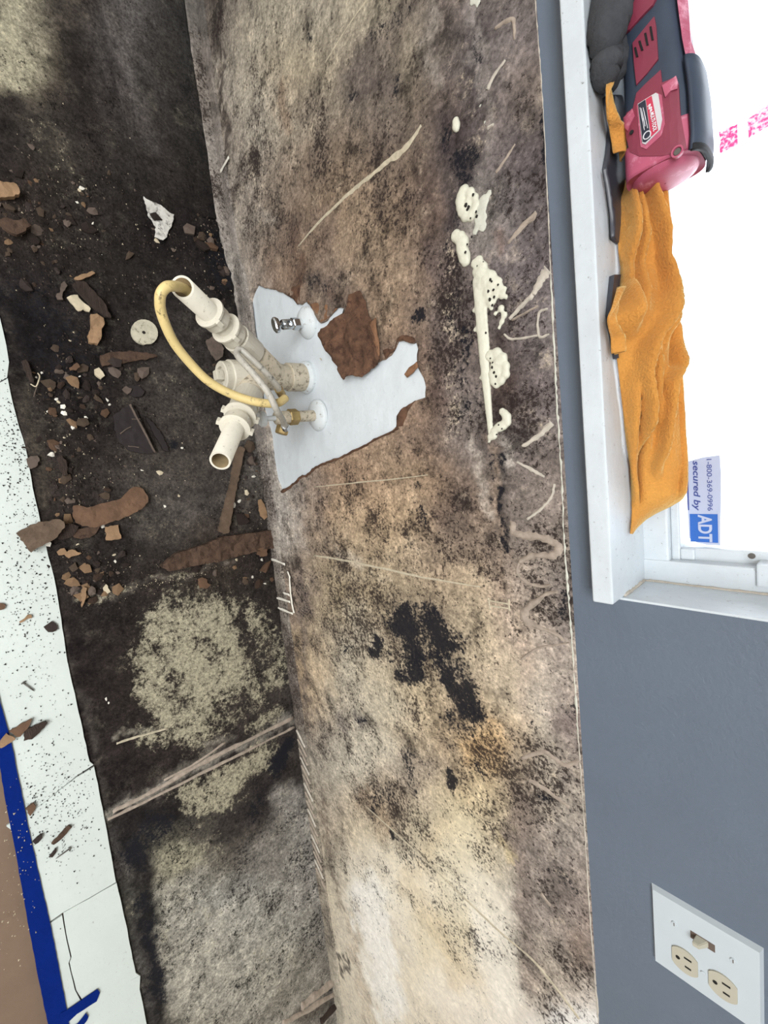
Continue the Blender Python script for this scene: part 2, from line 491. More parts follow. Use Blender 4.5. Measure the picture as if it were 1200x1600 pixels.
def wall_bead(name, px, hw_px, material, parent, height=0.002, y=0.0, k=5, jag=0.25, label=None):
    w3 = [onY(u, v, y) for u, v in px]
    if not hasattr(hw_px, '__len__'): hw_px = [hw_px] * len(px)
    hw = []
    for (u, v), h in zip(px, hw_px):
        hw.append(((onY(u + h, v, y) - onY(u, v, y)).length * .5 + (onY(u, v + h, y) - onY(u, v, y)).length * .5))
    pts = spline(w3, k)
    hws = np.interp(np.linspace(0, len(px) - 1, len(pts)), range(len(px)), hw)
    V, F = ribbon_geo(pts, list(hws), height, (0, -1, 0), jag)
    o = mesh(name, V, F, material, parent, True)
    if label: o['label'] = label
    return o


# ------------------------------------------------------------------ stains and some painted shade, set by image coordinates over the surfaces
def paint(P, ctrl, strokes, growth, warp=5.0, seed=0.0, amt=1.0, soft=1.0):
    """P world points -> albedo and growth densities, from stain and shade samples given in image pixels"""
    P = np.asarray(P, float)
    uv = image_px(P)
    dx = np.array([[fb(p[0] * 14 + seed, p[1] * 14, p[2] * 14, 4), fb(p[0] * 14 + seed + 31, p[1] * 14 + 7, p[2] * 14, 4)] for p in P])
    ex = np.array([[fb(p[0] * 60 + seed, p[1] * 60, p[2] * 60, 3), fb(p[0] * 60 + seed + 31, p[1] * 60 + 7, p[2] * 60, 3)] for p in P])
    uv = uv + (dx * warp * 2.0 + ex * warp) * amt
    C = np.array([c[:2] for c in ctrl], float); K = lin([c[2:5] for c in ctrl])
    dd = np.sqrt(((C[:, None] - C[None]) ** 2).sum(2)); np.fill_diagonal(dd, 1e9)
    sg = np.sort(dd, 1)[:, :3].mean(1) * 0.55 * soft
    out = np.zeros((len(P), 3)); 
    for s in range(0, len(P), 20000):
        d2 = ((uv[s:s + 20000, None] - C[None]) ** 2).sum(2)
        wt = np.exp(-d2 / (2 * sg[None] ** 2)) + 1e-6 / (1 + d2 / 400) ** 2
        wt /= wt.sum(1, keepdims=True); out[s:s + 20000] = wt @ K
    g = np.zeros((len(P), 3))

    def dist(pts):
        pts = np.asarray(pts, float)
        if len(pts) == 1: return np.sqrt(((uv - pts[0]) ** 2).sum(1))
        best = np.full(len(uv), 1e9)
        for a, b in zip(pts[:-1], pts[1:]):
            ab = b - a; t = np.clip(((uv - a) @ ab) / (ab @ ab), 0, 1)
            best = np.minimum(best, np.sqrt(((uv - a - t[:, None] * ab) ** 2).sum(1)))
        return best
    for pts, hw, rgb, st in strokes:
        d = dist(pts); wgt = st * np.clip(1.5 - d / hw, 0, 1)
        wgt = wgt * wgt * (3 - 2 * wgt) if st == 1 else wgt
        out = out * (1 - wgt[:, None]) + lin(rgb)[None] * wgt[:, None]
    for ch, pts, hw, st in growth:
        d = dist(pts)
        v = st * np.exp(-0.5 * (d / hw) ** 2)
        if st < 0: g[:, ch] = np.clip(g[:, ch] + v, 0, None)
        else: g[:, ch] = np.maximum(g[:, ch], v)
    return out, g


def store(o, tint, growth):
    me = o.data
    for nm, a in (('tint', tint), ('growth', growth)):
        at = me.attributes.new(nm, 'FLOAT_COLOR', 'POINT')
        at.data.foreach_set('color', np.concatenate([a, np.ones((len(a), 1))], 1).astype(np.float32).ravel())


def rows(text):
    out = []
    for ln in text.strip().splitlines():
        v, rest = ln.split(':', 1)
        for it in rest.split(';'):
            it = it.strip()
            if not it: continue
            u, c = it.split(' ', 1); r, g, b = c.split(',')
            out.append((float(u), float(v), float(r), float(g), float(b)))
    return out


# ================================================================== THE SETTING
# ------------------------------------------------------------------ back wall
WX0, WX1 = -1.9, 2.6
WIN = (-1.05, 0.204, SILL - 0.02, 1.95)      # window opening x0, x1, z0, z1


def wall_with_hole(name, x0, x1, z0, z1, hole, y0, y1, material):
    hx0, hx1, hz0, hz1 = hole
    xs = [x0, hx0, hx1, x1]; zs = [z0, hz0, hz1, z1]
    V = [(x, y, z) for y in (y0, y1) for z in zs for x in xs]; F = []
    for i in range(3):
        for j in range(3):
            if i == 1 and j == 1: continue
            a = j * 4 + i; F.append((a, a + 1, a + 5, a + 4)); a += 16; F.append((a + 4, a + 5, a + 1, a))
    for (i, j, k, l) in ((1, 1, 2, 1), (2, 1, 2, 2), (2, 2, 1, 2), (1, 2, 1, 1)):
        a = j * 4 + i; b = l * 4 + k; F.append((b, a, a + 16, b + 16))
    for (a, b) in (((0, 0), (3, 0)), ((3, 0), (3, 3)), ((3, 3), (0, 3)), ((0, 3), (0, 0))):
        p = a[1] * 4 + a[0]; q = b[1] * 4 + b[0]; F.append((p, q, q + 16, p + 16))
    return mesh(name, V, F, material)


wall = wall_with_hole('wall_back', WX0, WX1, H, 2.45, WIN, -0.001, 0.14, M['grey_paint']); tag(wall, kind='structure')
sub = box('plasterboard', (WX0, 0.004, ZF - .05), (WX1, 0.14, H), M['primer'], wall)

PATCH = [(403, 444), (412, 449), (430, 452), (445, 459), (457, 464), (465, 474), (471, 476), (479, 471), (487, 480), (494, 495), (501, 505), (510, 501),
         (517, 492), (524, 482), (531, 480), (538, 482), (535, 491), (525, 506), (540, 530), (560, 560), (585, 568), (601, 562), (610, 555), (616, 546),
         (621, 534), (630, 532), (645, 537), (651, 534), (654, 545), (652, 562), (654, 576), (662, 590), (666, 605), (665, 621), (650, 626),
         (639, 636), (625, 645), (621, 655), (621, 665), (611, 675), (589, 684), (569, 696), (550, 705), (530, 715), (507, 723), (491, 731), (481, 741),
         (470, 745), (457, 757), (440, 767), (433, 749), (427, 713), (424, 682), (415, 650), (400, 600), (392, 540), (388, 510), (392, 482), (394, 465), (399, 452)]
hole = [(p.x, p.z) for p in (onY(u, v) for u, v in PATCH)]
hole = resample(hole, 0.008, 0.0016)

WALL = rows('''
-60: 320 70,62,58; 400 140,130,115; 500 150,138,120; 600 150,138,115; 700 112,100,92; 800 108,98,95; 860 105,95,90
0: 345 88,78,72; 380 148,138,122; 430 168,158,134; 480 146,136,120; 540 160,150,126; 600 152,140,116; 660 125,112,100; 700 116,102,96; 760 106,96,92; 820 112,102,98
50: 350 120,108,98; 390 168,157,136; 440 158,146,122; 490 152,142,122; 540 150,138,115; 590 128,114,98; 640 138,126,106; 690 118,106,98; 740 78,68,68; 790 116,106,104; 835 118,106,104
100: 350 148,138,124; 400 172,160,138; 450 156,142,114; 500 148,134,108; 560 116,104,92; 600 94,82,78; 640 142,128,102; 690 116,104,98; 740 82,72,72; 790 122,112,108; 835 126,112,106
150: 355 150,138,124; 400 172,162,142; 450 150,132,106; 500 142,130,110; 560 118,106,92; 610 96,84,74; 650 128,112,92; 690 100,86,80; 735 84,74,72; 790 108,96,94; 840 150,132,118
200: 355 136,122,108; 400 172,162,144; 445 164,152,130; 490 132,118,100; 540 118,103,88; 600 104,90,80; 650 114,98,82; 695 88,74,70; 730 74,64,64; 780 114,102,98; 830 92,82,82
250: 365 150,138,124; 410 156,144,126; 450 124,106,88; 500 128,106,84; 560 126,106,84; 610 110,92,76; 655 110,92,76; 700 78,66,64; 730 62,54,56; 780 112,100,98; 830 88,78,80
300: 375 152,140,126; 420 142,126,108; 465 118,98,80; 520 134,112,86; 570 138,114,88; 620 126,104,80; 665 106,84,70; 700 72,60,60; 740 150,142,134; 790 108,98,96; 840 84,76,78
350: 385 158,148,134; 415 138,118,98; 460 112,90,72; 520 132,108,82; 570 144,120,92; 620 134,110,84; 665 108,86,70; 700 84,72,68; 750 170,162,152; 775 100,86,82; 800 106,98,96; 845 88,80,82
400: 385 152,142,130; 420 134,106,82; 465 128,104,80; 520 136,112,88; 570 148,124,96; 620 140,116,90; 665 112,90,74; 700 96,82,78; 735 120,108,104; 800 110,100,100; 845 96,86,88
450: 390 150,140,128; 425 126,96,72; 470 124,102,82; 520 112,94,80; 570 132,108,84; 620 146,120,92; 665 120,98,80; 700 108,94,88; 730 98,86,82; 800 104,94,94; 850 116,106,106
500: 600 138,112,84; 640 126,102,80; 680 116,100,90; 700 116,102,98; 725 96,84,82; 800 102,90,88; 850 118,108,106
550: 620 128,100,78; 680 110,90,78; 705 116,102,96; 730 112,98,92; 790 84,70,66; 820 106,94,92; 855 124,114,112
600: 640 136,108,86; 690 104,84,74; 715 122,110,104; 735 116,104,98; 790 74,58,52; 825 104,92,90; 860 112,100,98
650: 610 138,110,84; 650 138,110,86; 690 106,86,76; 720 128,118,110; 745 118,106,100; 800 92,80,76; 840 112,100,98; 868 120,110,108
700: 520 136,106,78; 560 142,114,86; 620 142,116,90; 680 118,94,78; 720 130,116,106; 745 112,100,94; 770 88,80,76; 800 132,120,114; 850 124,112,106
750: 460 158,150,140; 500 134,104,78; 560 146,116,86; 620 156,128,94; 670 140,112,82; 710 112,92,78; 740 106,90,78; 765 132,114,96; 785 78,70,68; 815 136,122,114; 860 132,118,108
800: 448 168,160,150; 490 142,116,92; 540 168,138,100; 600 172,140,100; 650 166,138,100; 690 114,90,76; 730 108,90,76; 762 158,132,108; 783 88,80,76; 820 148,134,122; 870 146,130,120
840: 445 164,156,146; 480 138,118,98; 540 160,136,104; 600 168,142,104; 660 158,134,104; 700 132,112,92; 740 140,118,96; 765 158,134,110; 785 96,88,82; 830 158,142,128; 875 148,134,120
880: 465 134,116,100; 510 142,122,94; 560 152,132,100; 620 162,140,108; 680 156,132,104; 740 158,134,108; 765 162,138,114; 790 146,128,110; 830 168,152,136; 875 148,136,124
920: 470 128,110,96; 520 150,132,96; 580 162,142,106; 640 146,128,98; 700 166,144,110; 745 170,148,116; 790 164,140,118; 835 166,150,134; 880 120,108,102
960: 480 128,108,92; 520 156,138,104; 570 168,148,112; 620 132,116,92; 690 132,114,92; 745 178,158,124; 795 170,146,122; 840 168,152,136; 882 132,120,112
1000: 485 158,134,98; 520 178,164,138; 565 176,160,132; 620 150,132,104; 700 150,132,104; 750 184,164,128; 800 172,150,126; 860 172,156,140
1050: 488 174,144,102; 530 182,170,146; 600 178,162,132; 660 168,148,112; 720 160,142,114; 790 188,168,138; 850 176,160,144; 890 170,156,142
1100: 490 168,142,106; 540 170,160,140; 600 186,174,148; 660 180,158,118; 700 156,134,104; 750 160,138,104; 795 192,174,142; 850 188,174,154; 890 140,124,118
1150: 490 146,132,116; 540 168,158,140; 600 188,174,148; 660 178,156,120; 710 150,126,92; 760 196,158,96; 800 184,158,124; 850 190,178,156; 900 136,120,114
1200: 500 150,140,124; 550 186,176,156; 600 174,160,138; 640 142,128,114; 690 156,136,112; 740 182,152,98; 790 186,162,116; 820 166,146,126; 860 178,166,146; 905 140,126,116
1250: 510 156,142,122; 560 184,166,138; 600 164,140,106; 650 172,154,128; 710 196,178,136; 760 196,172,124; 800 136,118,104; 850 160,148,130; 910 166,154,138
1300: 520 168,152,130; 565 206,188,154; 610 160,144,118; 660 204,188,152; 720 214,198,158; 770 198,180,140; 815 132,116,106; 860 142,130,120; 910 158,146,134
1350: 525 186,172,146; 570 220,210,190; 610 214,202,178; 660 212,196,160; 710 212,200,170; 760 212,198,166; 815 128,114,104; 860 138,126,116; 915 156,142,130
1400: 530 192,178,150; 575 228,222,210; 610 224,215,195; 660 214,196,158; 720 216,206,178; 780 220,210,188; 820 134,120,110; 870 130,118,110; 918 148,130,118
1450: 535 198,184,158; 580 226,218,204; 630 220,208,184; 680 210,192,152; 720 214,200,166; 780 222,212,190; 825 140,126,116; 870 146,132,120; 920 140,120,108
1500: 540 206,192,166; 600 226,216,200; 660 216,202,168; 720 214,194,152; 780 222,212,190; 822 150,136,120; 868 166,154,138; 922 134,118,106
1550: 545 206,192,166; 600 224,212,192; 660 220,206,178; 720 216,200,172; 790 222,212,192; 830 164,144,122; 880 164,146,124; 925 176,162,146
1600: 560 206,194,170; 640 220,206,182; 720 216,202,180; 800 226,216,200; 860 216,208,198; 925 226,222,216
1680: 560 206,194,170; 700 220,206,182; 860 220,210,198; 950 226,222,216
''')
WSTROKES = [
    ([(706, 190), (722, 240), (716, 290), (704, 340)], 20, (60, 50, 52), .75), ([(575, 70), (545, 150), (600, 125)], 18, (90, 78, 74), .6), ([(676, 380), (698, 480), (690, 570)], 15, (98, 82, 78), .55),
    ([(505, 440), (545, 475)], 24, (90, 76, 68), .6), ([(512, 330), (500, 400)], 14, (102, 82, 72), .5), ([(640, 15), (606, 64)], 13, (108, 94, 84), .5), ([(690, 0), (700, 60)], 9, (88, 74, 70), .5),
    ([(742, 50), (738, 100), (730, 130)], 12, (66, 58, 60), .7), ([(656, 240), (668, 320), (664, 380)], 9, (84, 66, 58), .6), ([(620, 590), (600, 650)], 10, (150, 120, 92), .3),
    ([(336, -20), (340, 60), (346, 150), (354, 250)], 5, (60, 50, 46), .85), ([(470, 350), (455, 400), (462, 445)], 9, (98, 70, 52), .6), ([(395, 350), (410, 330), (425, 345)], 8, (160, 150, 136), .6),
    ([(566, 1400), (590, 1480), (606, 1580)], 22, (232, 227, 218), .8), ([(640, 1360), (670, 1400)], 22, (226, 214, 188), .6), ([(760, 1440), (790, 1560)], 24, (228, 220, 204), .7), ([(690, 1540), (740, 1590)], 30, (226, 216, 198), .6),
    ([(740, 1380), (770, 1420)], 22, (224, 214, 192), .5), ([(860, 1585), (930, 1600)], 12, (228, 224, 218), .8), ([(560, 1200), (590, 1160)], 24, (192, 182, 160), .5), ([(545, 1060), (560, 960)], 18, (186, 176, 152), .5),
    ([(780, 705), (784, 760), (786, 800), (790, 865)], 6, (58, 52, 50), .8), ([(770, 690), (776, 780), (784, 880), (790, 930)], 4, (168, 140, 112), .5),
    ([(745, 690), (750, 730), (758, 800)], 5, (176, 164, 150), .6), ([(788, 690), (790, 730)], 7, (172, 162, 150), .7),
    ([(738, 0), (742, 40), (736, 90), (748, 150)], 7, (150, 140, 134), .6), ([(752, 60), (760, 150), (765, 250)], 6, (148, 138, 130), .7),
    ([(680, 0), (672, 60), (690, 130)], 6, (150, 140, 128), .5), ([(700, 130), (712, 170), (705, 220)], 8, (88, 72, 68), .5),
    ([(792, 610), (780, 640)], 16, (62, 46, 42), .9), ([(780, 525), (778, 545)], 7, (52, 40, 38), .9), ([(783, 455), (788, 470)], 7, (58, 48, 46), .9),  # dark brown strokes paint the shade of the recess beside the foam
    ([(778, 355), (782, 390)], 6, (112, 92, 84), .9), ([(848, 95), (850, 150)], 7, (176, 158, 138), .8), ([(842, 170), (850, 250)], 5, (66, 58, 60), .7),
    ([(470, 400), (464, 440)], 6, (92, 64, 46), .8), ([(440, 130), (446, 200)], 9, (146, 112, 80), .5), ([(470, 20), (476, 75)], 3, (74, 68, 56), .7),
    ([(490, 330), (530, 300), (580, 262)], 4, (110, 86, 66), .4), ([(690, 560), (680, 620)], 12, (100, 78, 70), .5),
    ([(805, 1250), (812, 1330), (820, 1420), (826, 1540)], 14, (122, 104, 94), .6), ([(870, 1365), (880, 1400)], 16, (92, 80, 74), .5),
    ([(900, 1475), (915, 1500)], 12, (96, 72, 58), .5), ([(905, 1110), (885, 1130)], 16, (112, 94, 90), .6), ([(850, 1245), (890, 1220)], 10, (122, 110, 104), .4),
    ([(575, 1245), (605, 1290)], 14, (148, 118, 82), .5), ([(690, 1290), (640, 1380), (690, 1470), (720, 1530)], 14, (206, 182, 138), .4),
    ([(790, 1300), (798, 1340)], 6, (190, 168, 110), .6), ([(580, 1360), (600, 1450), (612, 1560)], 12, (230, 226, 216), .5),
    ([(545, 1420), (560, 1520), (580, 1600)], 5, (172, 150, 120), .5), ([(610, 1440), (640, 1530), (660, 1600)], 5, (196, 182, 158), .5),
    ([(820, 1130), (820, 1000)], 10, (186, 160, 140), .4), ([(884, 985), (880, 1030)], 8, (120, 108, 104), .5), ([(840, 1010), (870, 1030), (892, 1012)], 4, (120, 104, 96), .5),
    ([(520, 900), (600, 905)], 6, (178, 160, 130), .4), ([(525, 860), (560, 880)], 8, (196, 182, 160), .5), ([(700, 150), (660, 180), (600, 225)], 5, (98, 84, 74), .4),
    ([(476, 955), (470, 1000), (474, 1060), (482, 1130)], 6, (104, 90, 82), .7), ([(470, 880), (474, 940)], 8, (96, 82, 76), .6), ([(500, 1240), (515, 1330), (530, 1420)], 4, (110, 92, 76), .6),
    ([(560, 1115), (566, 1130)], 7, (96, 88, 86), .8), ([(535, 1120), (540, 1140)], 6, (112, 102, 96), .7), ([(535, 1490), (540, 1520)], 4, (66, 58, 54), .9),
    ([(760, 1150), (775, 1180)], 22, (204, 158, 80), .5), ([(730, 1185), (750, 1160)], 14, (196, 150, 76), .4), ([(560, 480), (520, 455)], 10, (96, 72, 54), .4),
]
WGROW = [
    (0, [(628, 960), (640, 985)], 20, .92), (0, [(665, 965), (690, 985), (695, 1005)], 20, .95), (0, [(642, 1010), (645, 1052)], 15, .95), (0, [(672, 1020), (690, 1040)], 14, .85),
    (0, [(700, 1055), (725, 1085), (738, 1118)], 13, .9), (0, [(655, 985), (690, 1030)], 26, .74), (0, [(720, 1050), (735, 1120)], 24, .62),
    (0, [(582, 1012), (584, 1030)], 9, 1.0), (0, [(607, 1017), (608, 1028)], 4.5, .95), (0, [(640, 1180), (650, 1225)], 16, .58), (0, [(700, 1205), (712, 1230)], 9, .8),
    (0, [(700, 1120), (735, 1140)], 16, .6), (0, [(612, 1295), (614, 1310)], 4, .9), (0, [(566, 1125)], 8, .75), (0, [(545, 1000), (550, 1015)], 7, .6),
    (0, [(745, 1190), (755, 1210)], 12, .55), (0, [(705, 1260), (745, 1280)], 12, .5), (0, [(820, 1130), (832, 1140)], 8, .62), (0, [(885, 1110), (905, 1100)], 12, .45),
    (0, [(845, 1243), (858, 1238)], 8, .6), (0, [(880, 1360), (895, 1390)], 18, .5), (0, [(735, 240), (715, 260), (725, 290)], 17, .68), (0, [(738, 60), (745, 80)], 8, .66),
    (0, [(700, 205), (710, 240)], 10, .55), (0, [(620, 110), (618, 130)], 7, .6), (0, [(555, 190), (560, 200)], 7, .62), (0, [(476, 30), (478, 70)], 4, .7), (0, [(560, 140), (540, 160)], 6, .6),
    (0, [(780, 715), (786, 860)], 6, .74), (0, [(715, 300), (712, 340)], 9, .62), (0, [(700, 360), (735, 640)], 22, .44), (0, [(722, 520), (728, 640)], 6, .66), (0, [(658, 490), (660, 500)], 7, .8),
    (0, [(765, 715), (768, 790)], 5, .6), (0, [(655, 800), (665, 820)], 9, .6), (0, [(655, 760)], 9, .5), (0, [(848, 180), (850, 260)], 5, .7), (0, [(735, 890)], 2.5, 1.0),
    (0, [(520, 460), (500, 440)], 14, .5), (0, [(470, 900), (480, 960)], 12, .45), (0, [(570, 240), (610, 250)], 14, .42), (0, [(590, 60), (640, 20)], 18, .45),
    (0, [(885, 930), (882, 960)], 5, .75), (0, [(600, 1240), (585, 1270)], 12, .6), (0, [(610, 870), (640, 860)], 10, .45),
    (2, [(400, 50), (420, 300)], 60, .4), (2, [(560, 200), (600, 400)], 90, .42), (2, [(520, 920), (600, 980), (640, 1100)], 70, .62), (2, [(680, 900), (780, 1000)], 60, .55),
    (2, [(560, 1150), (640, 1250)], 60, .55), (2, [(740, 1180), (760, 1300)], 50, .6), (2, [(850, 1200), (880, 1400), (900, 1560)], 40, .62), (2, [(830, 300), (830, 640)], 40, .5),
    (2, [(560, 780), (660, 840)], 60, .5), (2, [(700, 420), (720, 640)], 30, .55), (2, [(620, 1350), (720, 1420)], 60, .34), (2, [(850, 900), (850, 1120)], 40, .42),
    (1, [(700, 380), (720, 660)], 24, .62), (1, [(730, 80), (745, 330)], 22, .5), (1, [(380, 40), (400, 330)], 30, .5), (1, [(560, 950), (620, 1120)], 60, .5), (1, [(830, 350), (830, 680)], 30, .42),
    (1, [(760, 960), (780, 1100)], 30, .5), (1, [(870, 1180), (880, 1500)], 34, .46), (1, [(480, 200), (560, 40)], 50, .35), (1, [(540, 870), (700, 900)], 40, .42),
]
outer = [(WX0, ZF), (WX1, ZF), (WX1, H), (WX0, H)]


def wall_relief(V):
    return np.array([0.0009 * fb(a * 9, b * 9, 2.0) + 0.0006 * fb(a * 40, b * 40, 5.0) for a, b in V])


facing, FV = sheet('mouldy_paper', resample(outer, .05), 0.0085, lambda x, z, h: (x, -0.0012 - h, z), (0, 0.006, 0), M['mould_wall'], wall, wall_relief, [hole], True)
store(facing, *paint(FV, WALL, WSTROKES, WGROW, 7.0))
facing['label'] = 'stained facing paper of the lower wall, mottled brown and black'

# ragged edge where the grey paint stops
pts = [(838, 0), (849, 150), (858, 330), (862, 430), (870, 600), (879, 740), (884, 860), (895, 1000), (905, 1150), (914, 1280), (924, 1440), (937, 1600)]
pe = []
for z0, seg, wpx, mt in ((0, (0, 4), 0.8, 'adhesive_pale'), (0, (3, 8), 1.7, 'foam_grey'), (0, (7, 11), 1.1, 'adhesive_pale')):
    wall_bead('paint_edge', [(u - 1.5, v) for u, v in pts[seg[0]:seg[1] + 1]], wpx, M[mt], wall, 0.0010, -0.001, 22, 1.0, 'ragged pale line along the lower edge of the grey paint')

# scraped lines and old adhesive beads on the lower wall
for px, hw, nm, mt, ht in [
    ([(466, 385), (495, 350), (520, 326), (545, 302), (575, 278), (605, 252), (632, 232), (658, 196)], [1, 2.5, 4, 5, 5.5, 7, 8, 3], 'scrape', 'putty', .001),
    ([(576, -4), (550, 32), (528, 66), (508, 98)], [1.6, 2, 1.6, 1], 'scrape', 'putty', .001),
    ([(490, 868), (540, 876), (600, 889), (660, 902), (750, 917)], [2, 2.5, 3, 3, 2], 'scrape', 'putty', .001),
    ([(490, 761), (560, 754), (620, 748), (668, 742)], [1.2, 1.6, 1.6, .8], 'scrape', 'putty', .0008),
    ([(570, 1258), (612, 1296), (660, 1340), (720, 1398), (780, 1455), (830, 1498), (870, 1545), (905, 1592)], [1, 1.6, 2, 2.2, 2.4, 3, 4, 3], 'scrape', 'putty', .0012),
    ([(796, 498), (815, 478), (833, 460)], [4, 5, 6], 'adhesive_bead', 'adhesive_pale', .002), ([(833, 460), (846, 436), (857, 422)], [6, 10, 14], 'adhesive_bead', 'adhesive_pale', .002),
    ([(800, 500), (841, 478)], 3, 'adhesive_bead', 'adhesive', .002), ([(856, 482), (842, 490), (842, 525), (858, 522)], 3.5, 'adhesive_bead', 'adhesive_pale', .002),
    ([(788, 522), (800, 530), (841, 524)], 3, 'adhesive_bead', 'adhesive_pale', .0015), ([(794, 381), (815, 355), (838, 332)], [3, 6, 4], 'adhesive_bead', 'adhesive', .002),
    ([(815, 352), (832, 345), (838, 332)], 2.5, 'adhesive_bead', 'adhesive', .002), ([(816, 697), (842, 680), (862, 660)], [4, 6, 7], 'adhesive_bead', 'adhesive_pale', .002),
    ([(808, 722), (830, 734), (851, 745)], [3, 4, 3], 'adhesive_bead', 'adhesive_pale', .002), ([(866, 756), (862, 775), (846, 795), (824, 811)], [3, 3.5, 3.5, 3], 'adhesive_bead', 'adhesive_pale', .002),
    ([(802, 815), (802, 832), (828, 838), (856, 842), (872, 856), (862, 868), (832, 868), (812, 878)], [7, 7, 8, 9, 9, 8, 6, 5], 'adhesive_bead', 'adhesive', .003),
    ([(812, 878), (808, 893), (820, 908), (842, 916), (860, 914)], [3, 3, 3.5, 3.5, 2], 'adhesive_bead', 'adhesive', .0025),
    ([(872, 925), (850, 930), (820, 955), (822, 970), (842, 980), (868, 990), (882, 1002)], [3, 4, 9, 10, 5, 4, 3], 'adhesive_bead', 'adhesive', .003),
    ([(815, 1030), (840, 1013), (870, 1008), (890, 1004)], [3, 2.5, 2.5, 2], 'adhesive_bead', 'adhesive', .0015), ([(815, 1185), (850, 1175), (880, 1195), (905, 1188)], [4, 5, 5, 4], 'adhesive_bead', 'adhesive', .0015),
    ([(826, 1220), (850, 1232), (890, 1262)], [4, 5, 4], 'adhesive_bead', 'adhesive', .0012), ([(845, 1395), (860, 1415)], [5, 4], 'adhesive_bead', 'adhesive', .0015),
    ([(773, 45), (800, 30), (804, 62)], [3, 4, 3], 'adhesive_bead', 'adhesive', .0012), ([(762, 140), (772, 118), (790, 94)], [5, 4, 3], 'adhesive_bead', 'adhesive_pale', .0015),
    ([(762, 200), (772, 194)], [3, 2], 'adhesive_bead', 'adhesive_pale', .002), ([(775, 270), (792, 246), (805, 225)], [3, 3, 2], 'adhesive_bead', 'adhesive', .0015),
    ([(762, 938), (795, 944)], 2.4, 'adhesive_bead', 'putty', .0015), ([(764, 946), (796, 951)], 2.4, 'adhesive_bead', 'putty', .0015), ([(763, 934), (766, 952)], 2.4, 'adhesive_bead', 'putty', .0015),
    ([(795, 936), (796, 954)], 3, 'adhesive_bead', 'putty', .0015), ([(500, 560), (502, 562)], 1, 'adhesive_bead', 'putty', .001)]:
    wall_bead(nm, px, [h * (.75 if nm != 'scrape' else .55) for h in hw] if hasattr(hw, '__len__') else hw * .6, M[mt], wall, ht, -0.0015, 6, .35)

# torn flaps of brown paper round the bare patch


def wall_flap(name, px, material, out, label, step=.006, tilt=0.0, jit=.0012, thick=.002, bumpy=.004):
    poly = resample([(p.x, p.z) for p in (onY(u, v) for u, v in px)], .006, jit)
    c = np.mean(poly, 0)
    sheetobj, _ = sheet(name, poly, step, lambda x, z, h: (x, -out - h, z), (0, thick, 0), material, wall,
                        lambda V: np.array([bumpy * fb(a * 30, b * 30, 1) + tilt * max(0, (c[1] + .03 - b)) for a, b in V]), (), True)
    sheetobj['label'] = label
    return sheetobj


wall_flap('torn_flap', [(553, 462), (562, 458), (570, 456), (575, 472), (580, 492), (588, 515), (597, 540), (601, 560), (594, 570), (584, 577), (572, 590), (560, 587), (546, 594), (536, 574), (526, 556),
                        (517, 540), (509, 527), (516, 516), (525, 507), (536, 497), (545, 484)], M['kraft'], .010, 'folded brown flap of torn wall paper hanging over the white patch', tilt=.12, bumpy=.011, step=.005)
wall_flap('torn_flap', [(594, 498), (596, 520), (600, 545), (601, 562), (597, 556), (590, 530), (584, 505)], M['kraft_light'], .012, 'thin curled edge beside the folded brown flap', bumpy=.002)
wall_flap('torn_edge', [(481, 470), (500, 474), (522, 478), (527, 482), (518, 490), (510, 500), (501, 504), (494, 494), (487, 481)], M['kraft_light'], .001, 'orange brown torn paper at the top of the white patch', bumpy=.001)
wall_flap('torn_edge', [(449, 462), (458, 448), (469, 446), (469, 470), (465, 476), (457, 466)], M['kraft'], .002, 'dark brown torn point above the white patch', bumpy=.002)
wall_flap('torn_edge', [(633, 585), (640, 574), (652, 565), (654, 574), (646, 583), (637, 590)], M['kraft_light'], .002, 'small brown scrap inside the right tip of the white patch', bumpy=.001)
wall_flap('torn_edge', [(618, 545), (622, 530), (630, 524), (645, 526), (651, 533), (644, 537), (630, 532), (621, 535), (616, 547), (604, 560), (600, 548), (608, 545)], M['kraft'], .003, 'brown rolled rim at the upper right of the white patch', bumpy=.002)
wall_flap('torn_edge', [(621, 650), (628, 640), (640, 632), (650, 626), (640, 640), (634, 655), (630, 666), (621, 667)], M['kraft'], .003, 'brown curl at the lower right of the white patch', bumpy=.002)
wall_bead('torn_edge', [(622, 668), (611, 676), (589, 685), (569, 697), (550, 706), (530, 716), (507, 724), (491, 732), (481, 742), (470, 746), (457, 758), (440, 768)], 1.4, M['kraft'], wall, .003, -.002, 5, .6, 'lifted lower rim of the paper under the white patch')

# ------------------------------------------------------------------ low band at the foot of the wall (old cove base adhesive)
BAND = rows('''
0: 300 84,80,76; 318 110,102,96
120: 318 120,110,102; 330 130,120,110
250: 340 130,122,114; 355 140,130,120
330: 345 120,110,104; 365 150,140,130
420: 365 128,120,112; 388 158,150,140
500: 372 120,110,104; 395 150,142,132
600: 400 110,100,94; 420 120,110,104
700: 418 104,94,88; 430 150,142,134
800: 430 110,98,90; 445 160,152,142
860: 432 146,136,124; 450 160,150,138
920: 432 120,112,100; 455 126,116,106
1000: 445 118,110,98; 462 122,112,102
1080: 455 104,94,86; 470 112,102,94
1160: 465 118,108,98; 480 136,126,110
1260: 478 130,120,104; 495 150,140,118
1360: 492 140,128,112; 510 152,138,116
1450: 505 150,140,124; 525 160,146,124
1600: 540 180,170,150; 555 184,172,150
''')
band_poly = [(WX0, ZF - .02)] + [(WX1, ZF - .02)] + [(x, 0.0 + .006 * fb(x * 4, 3.0)) for x in np.arange(WX1, -.1, -.02)] + [(-0.1, 0.01), (-.3, .025), (-.45, .03), (-.55, .02), (-.6, 0), (-.8, -.005), (WX0, -.005)]
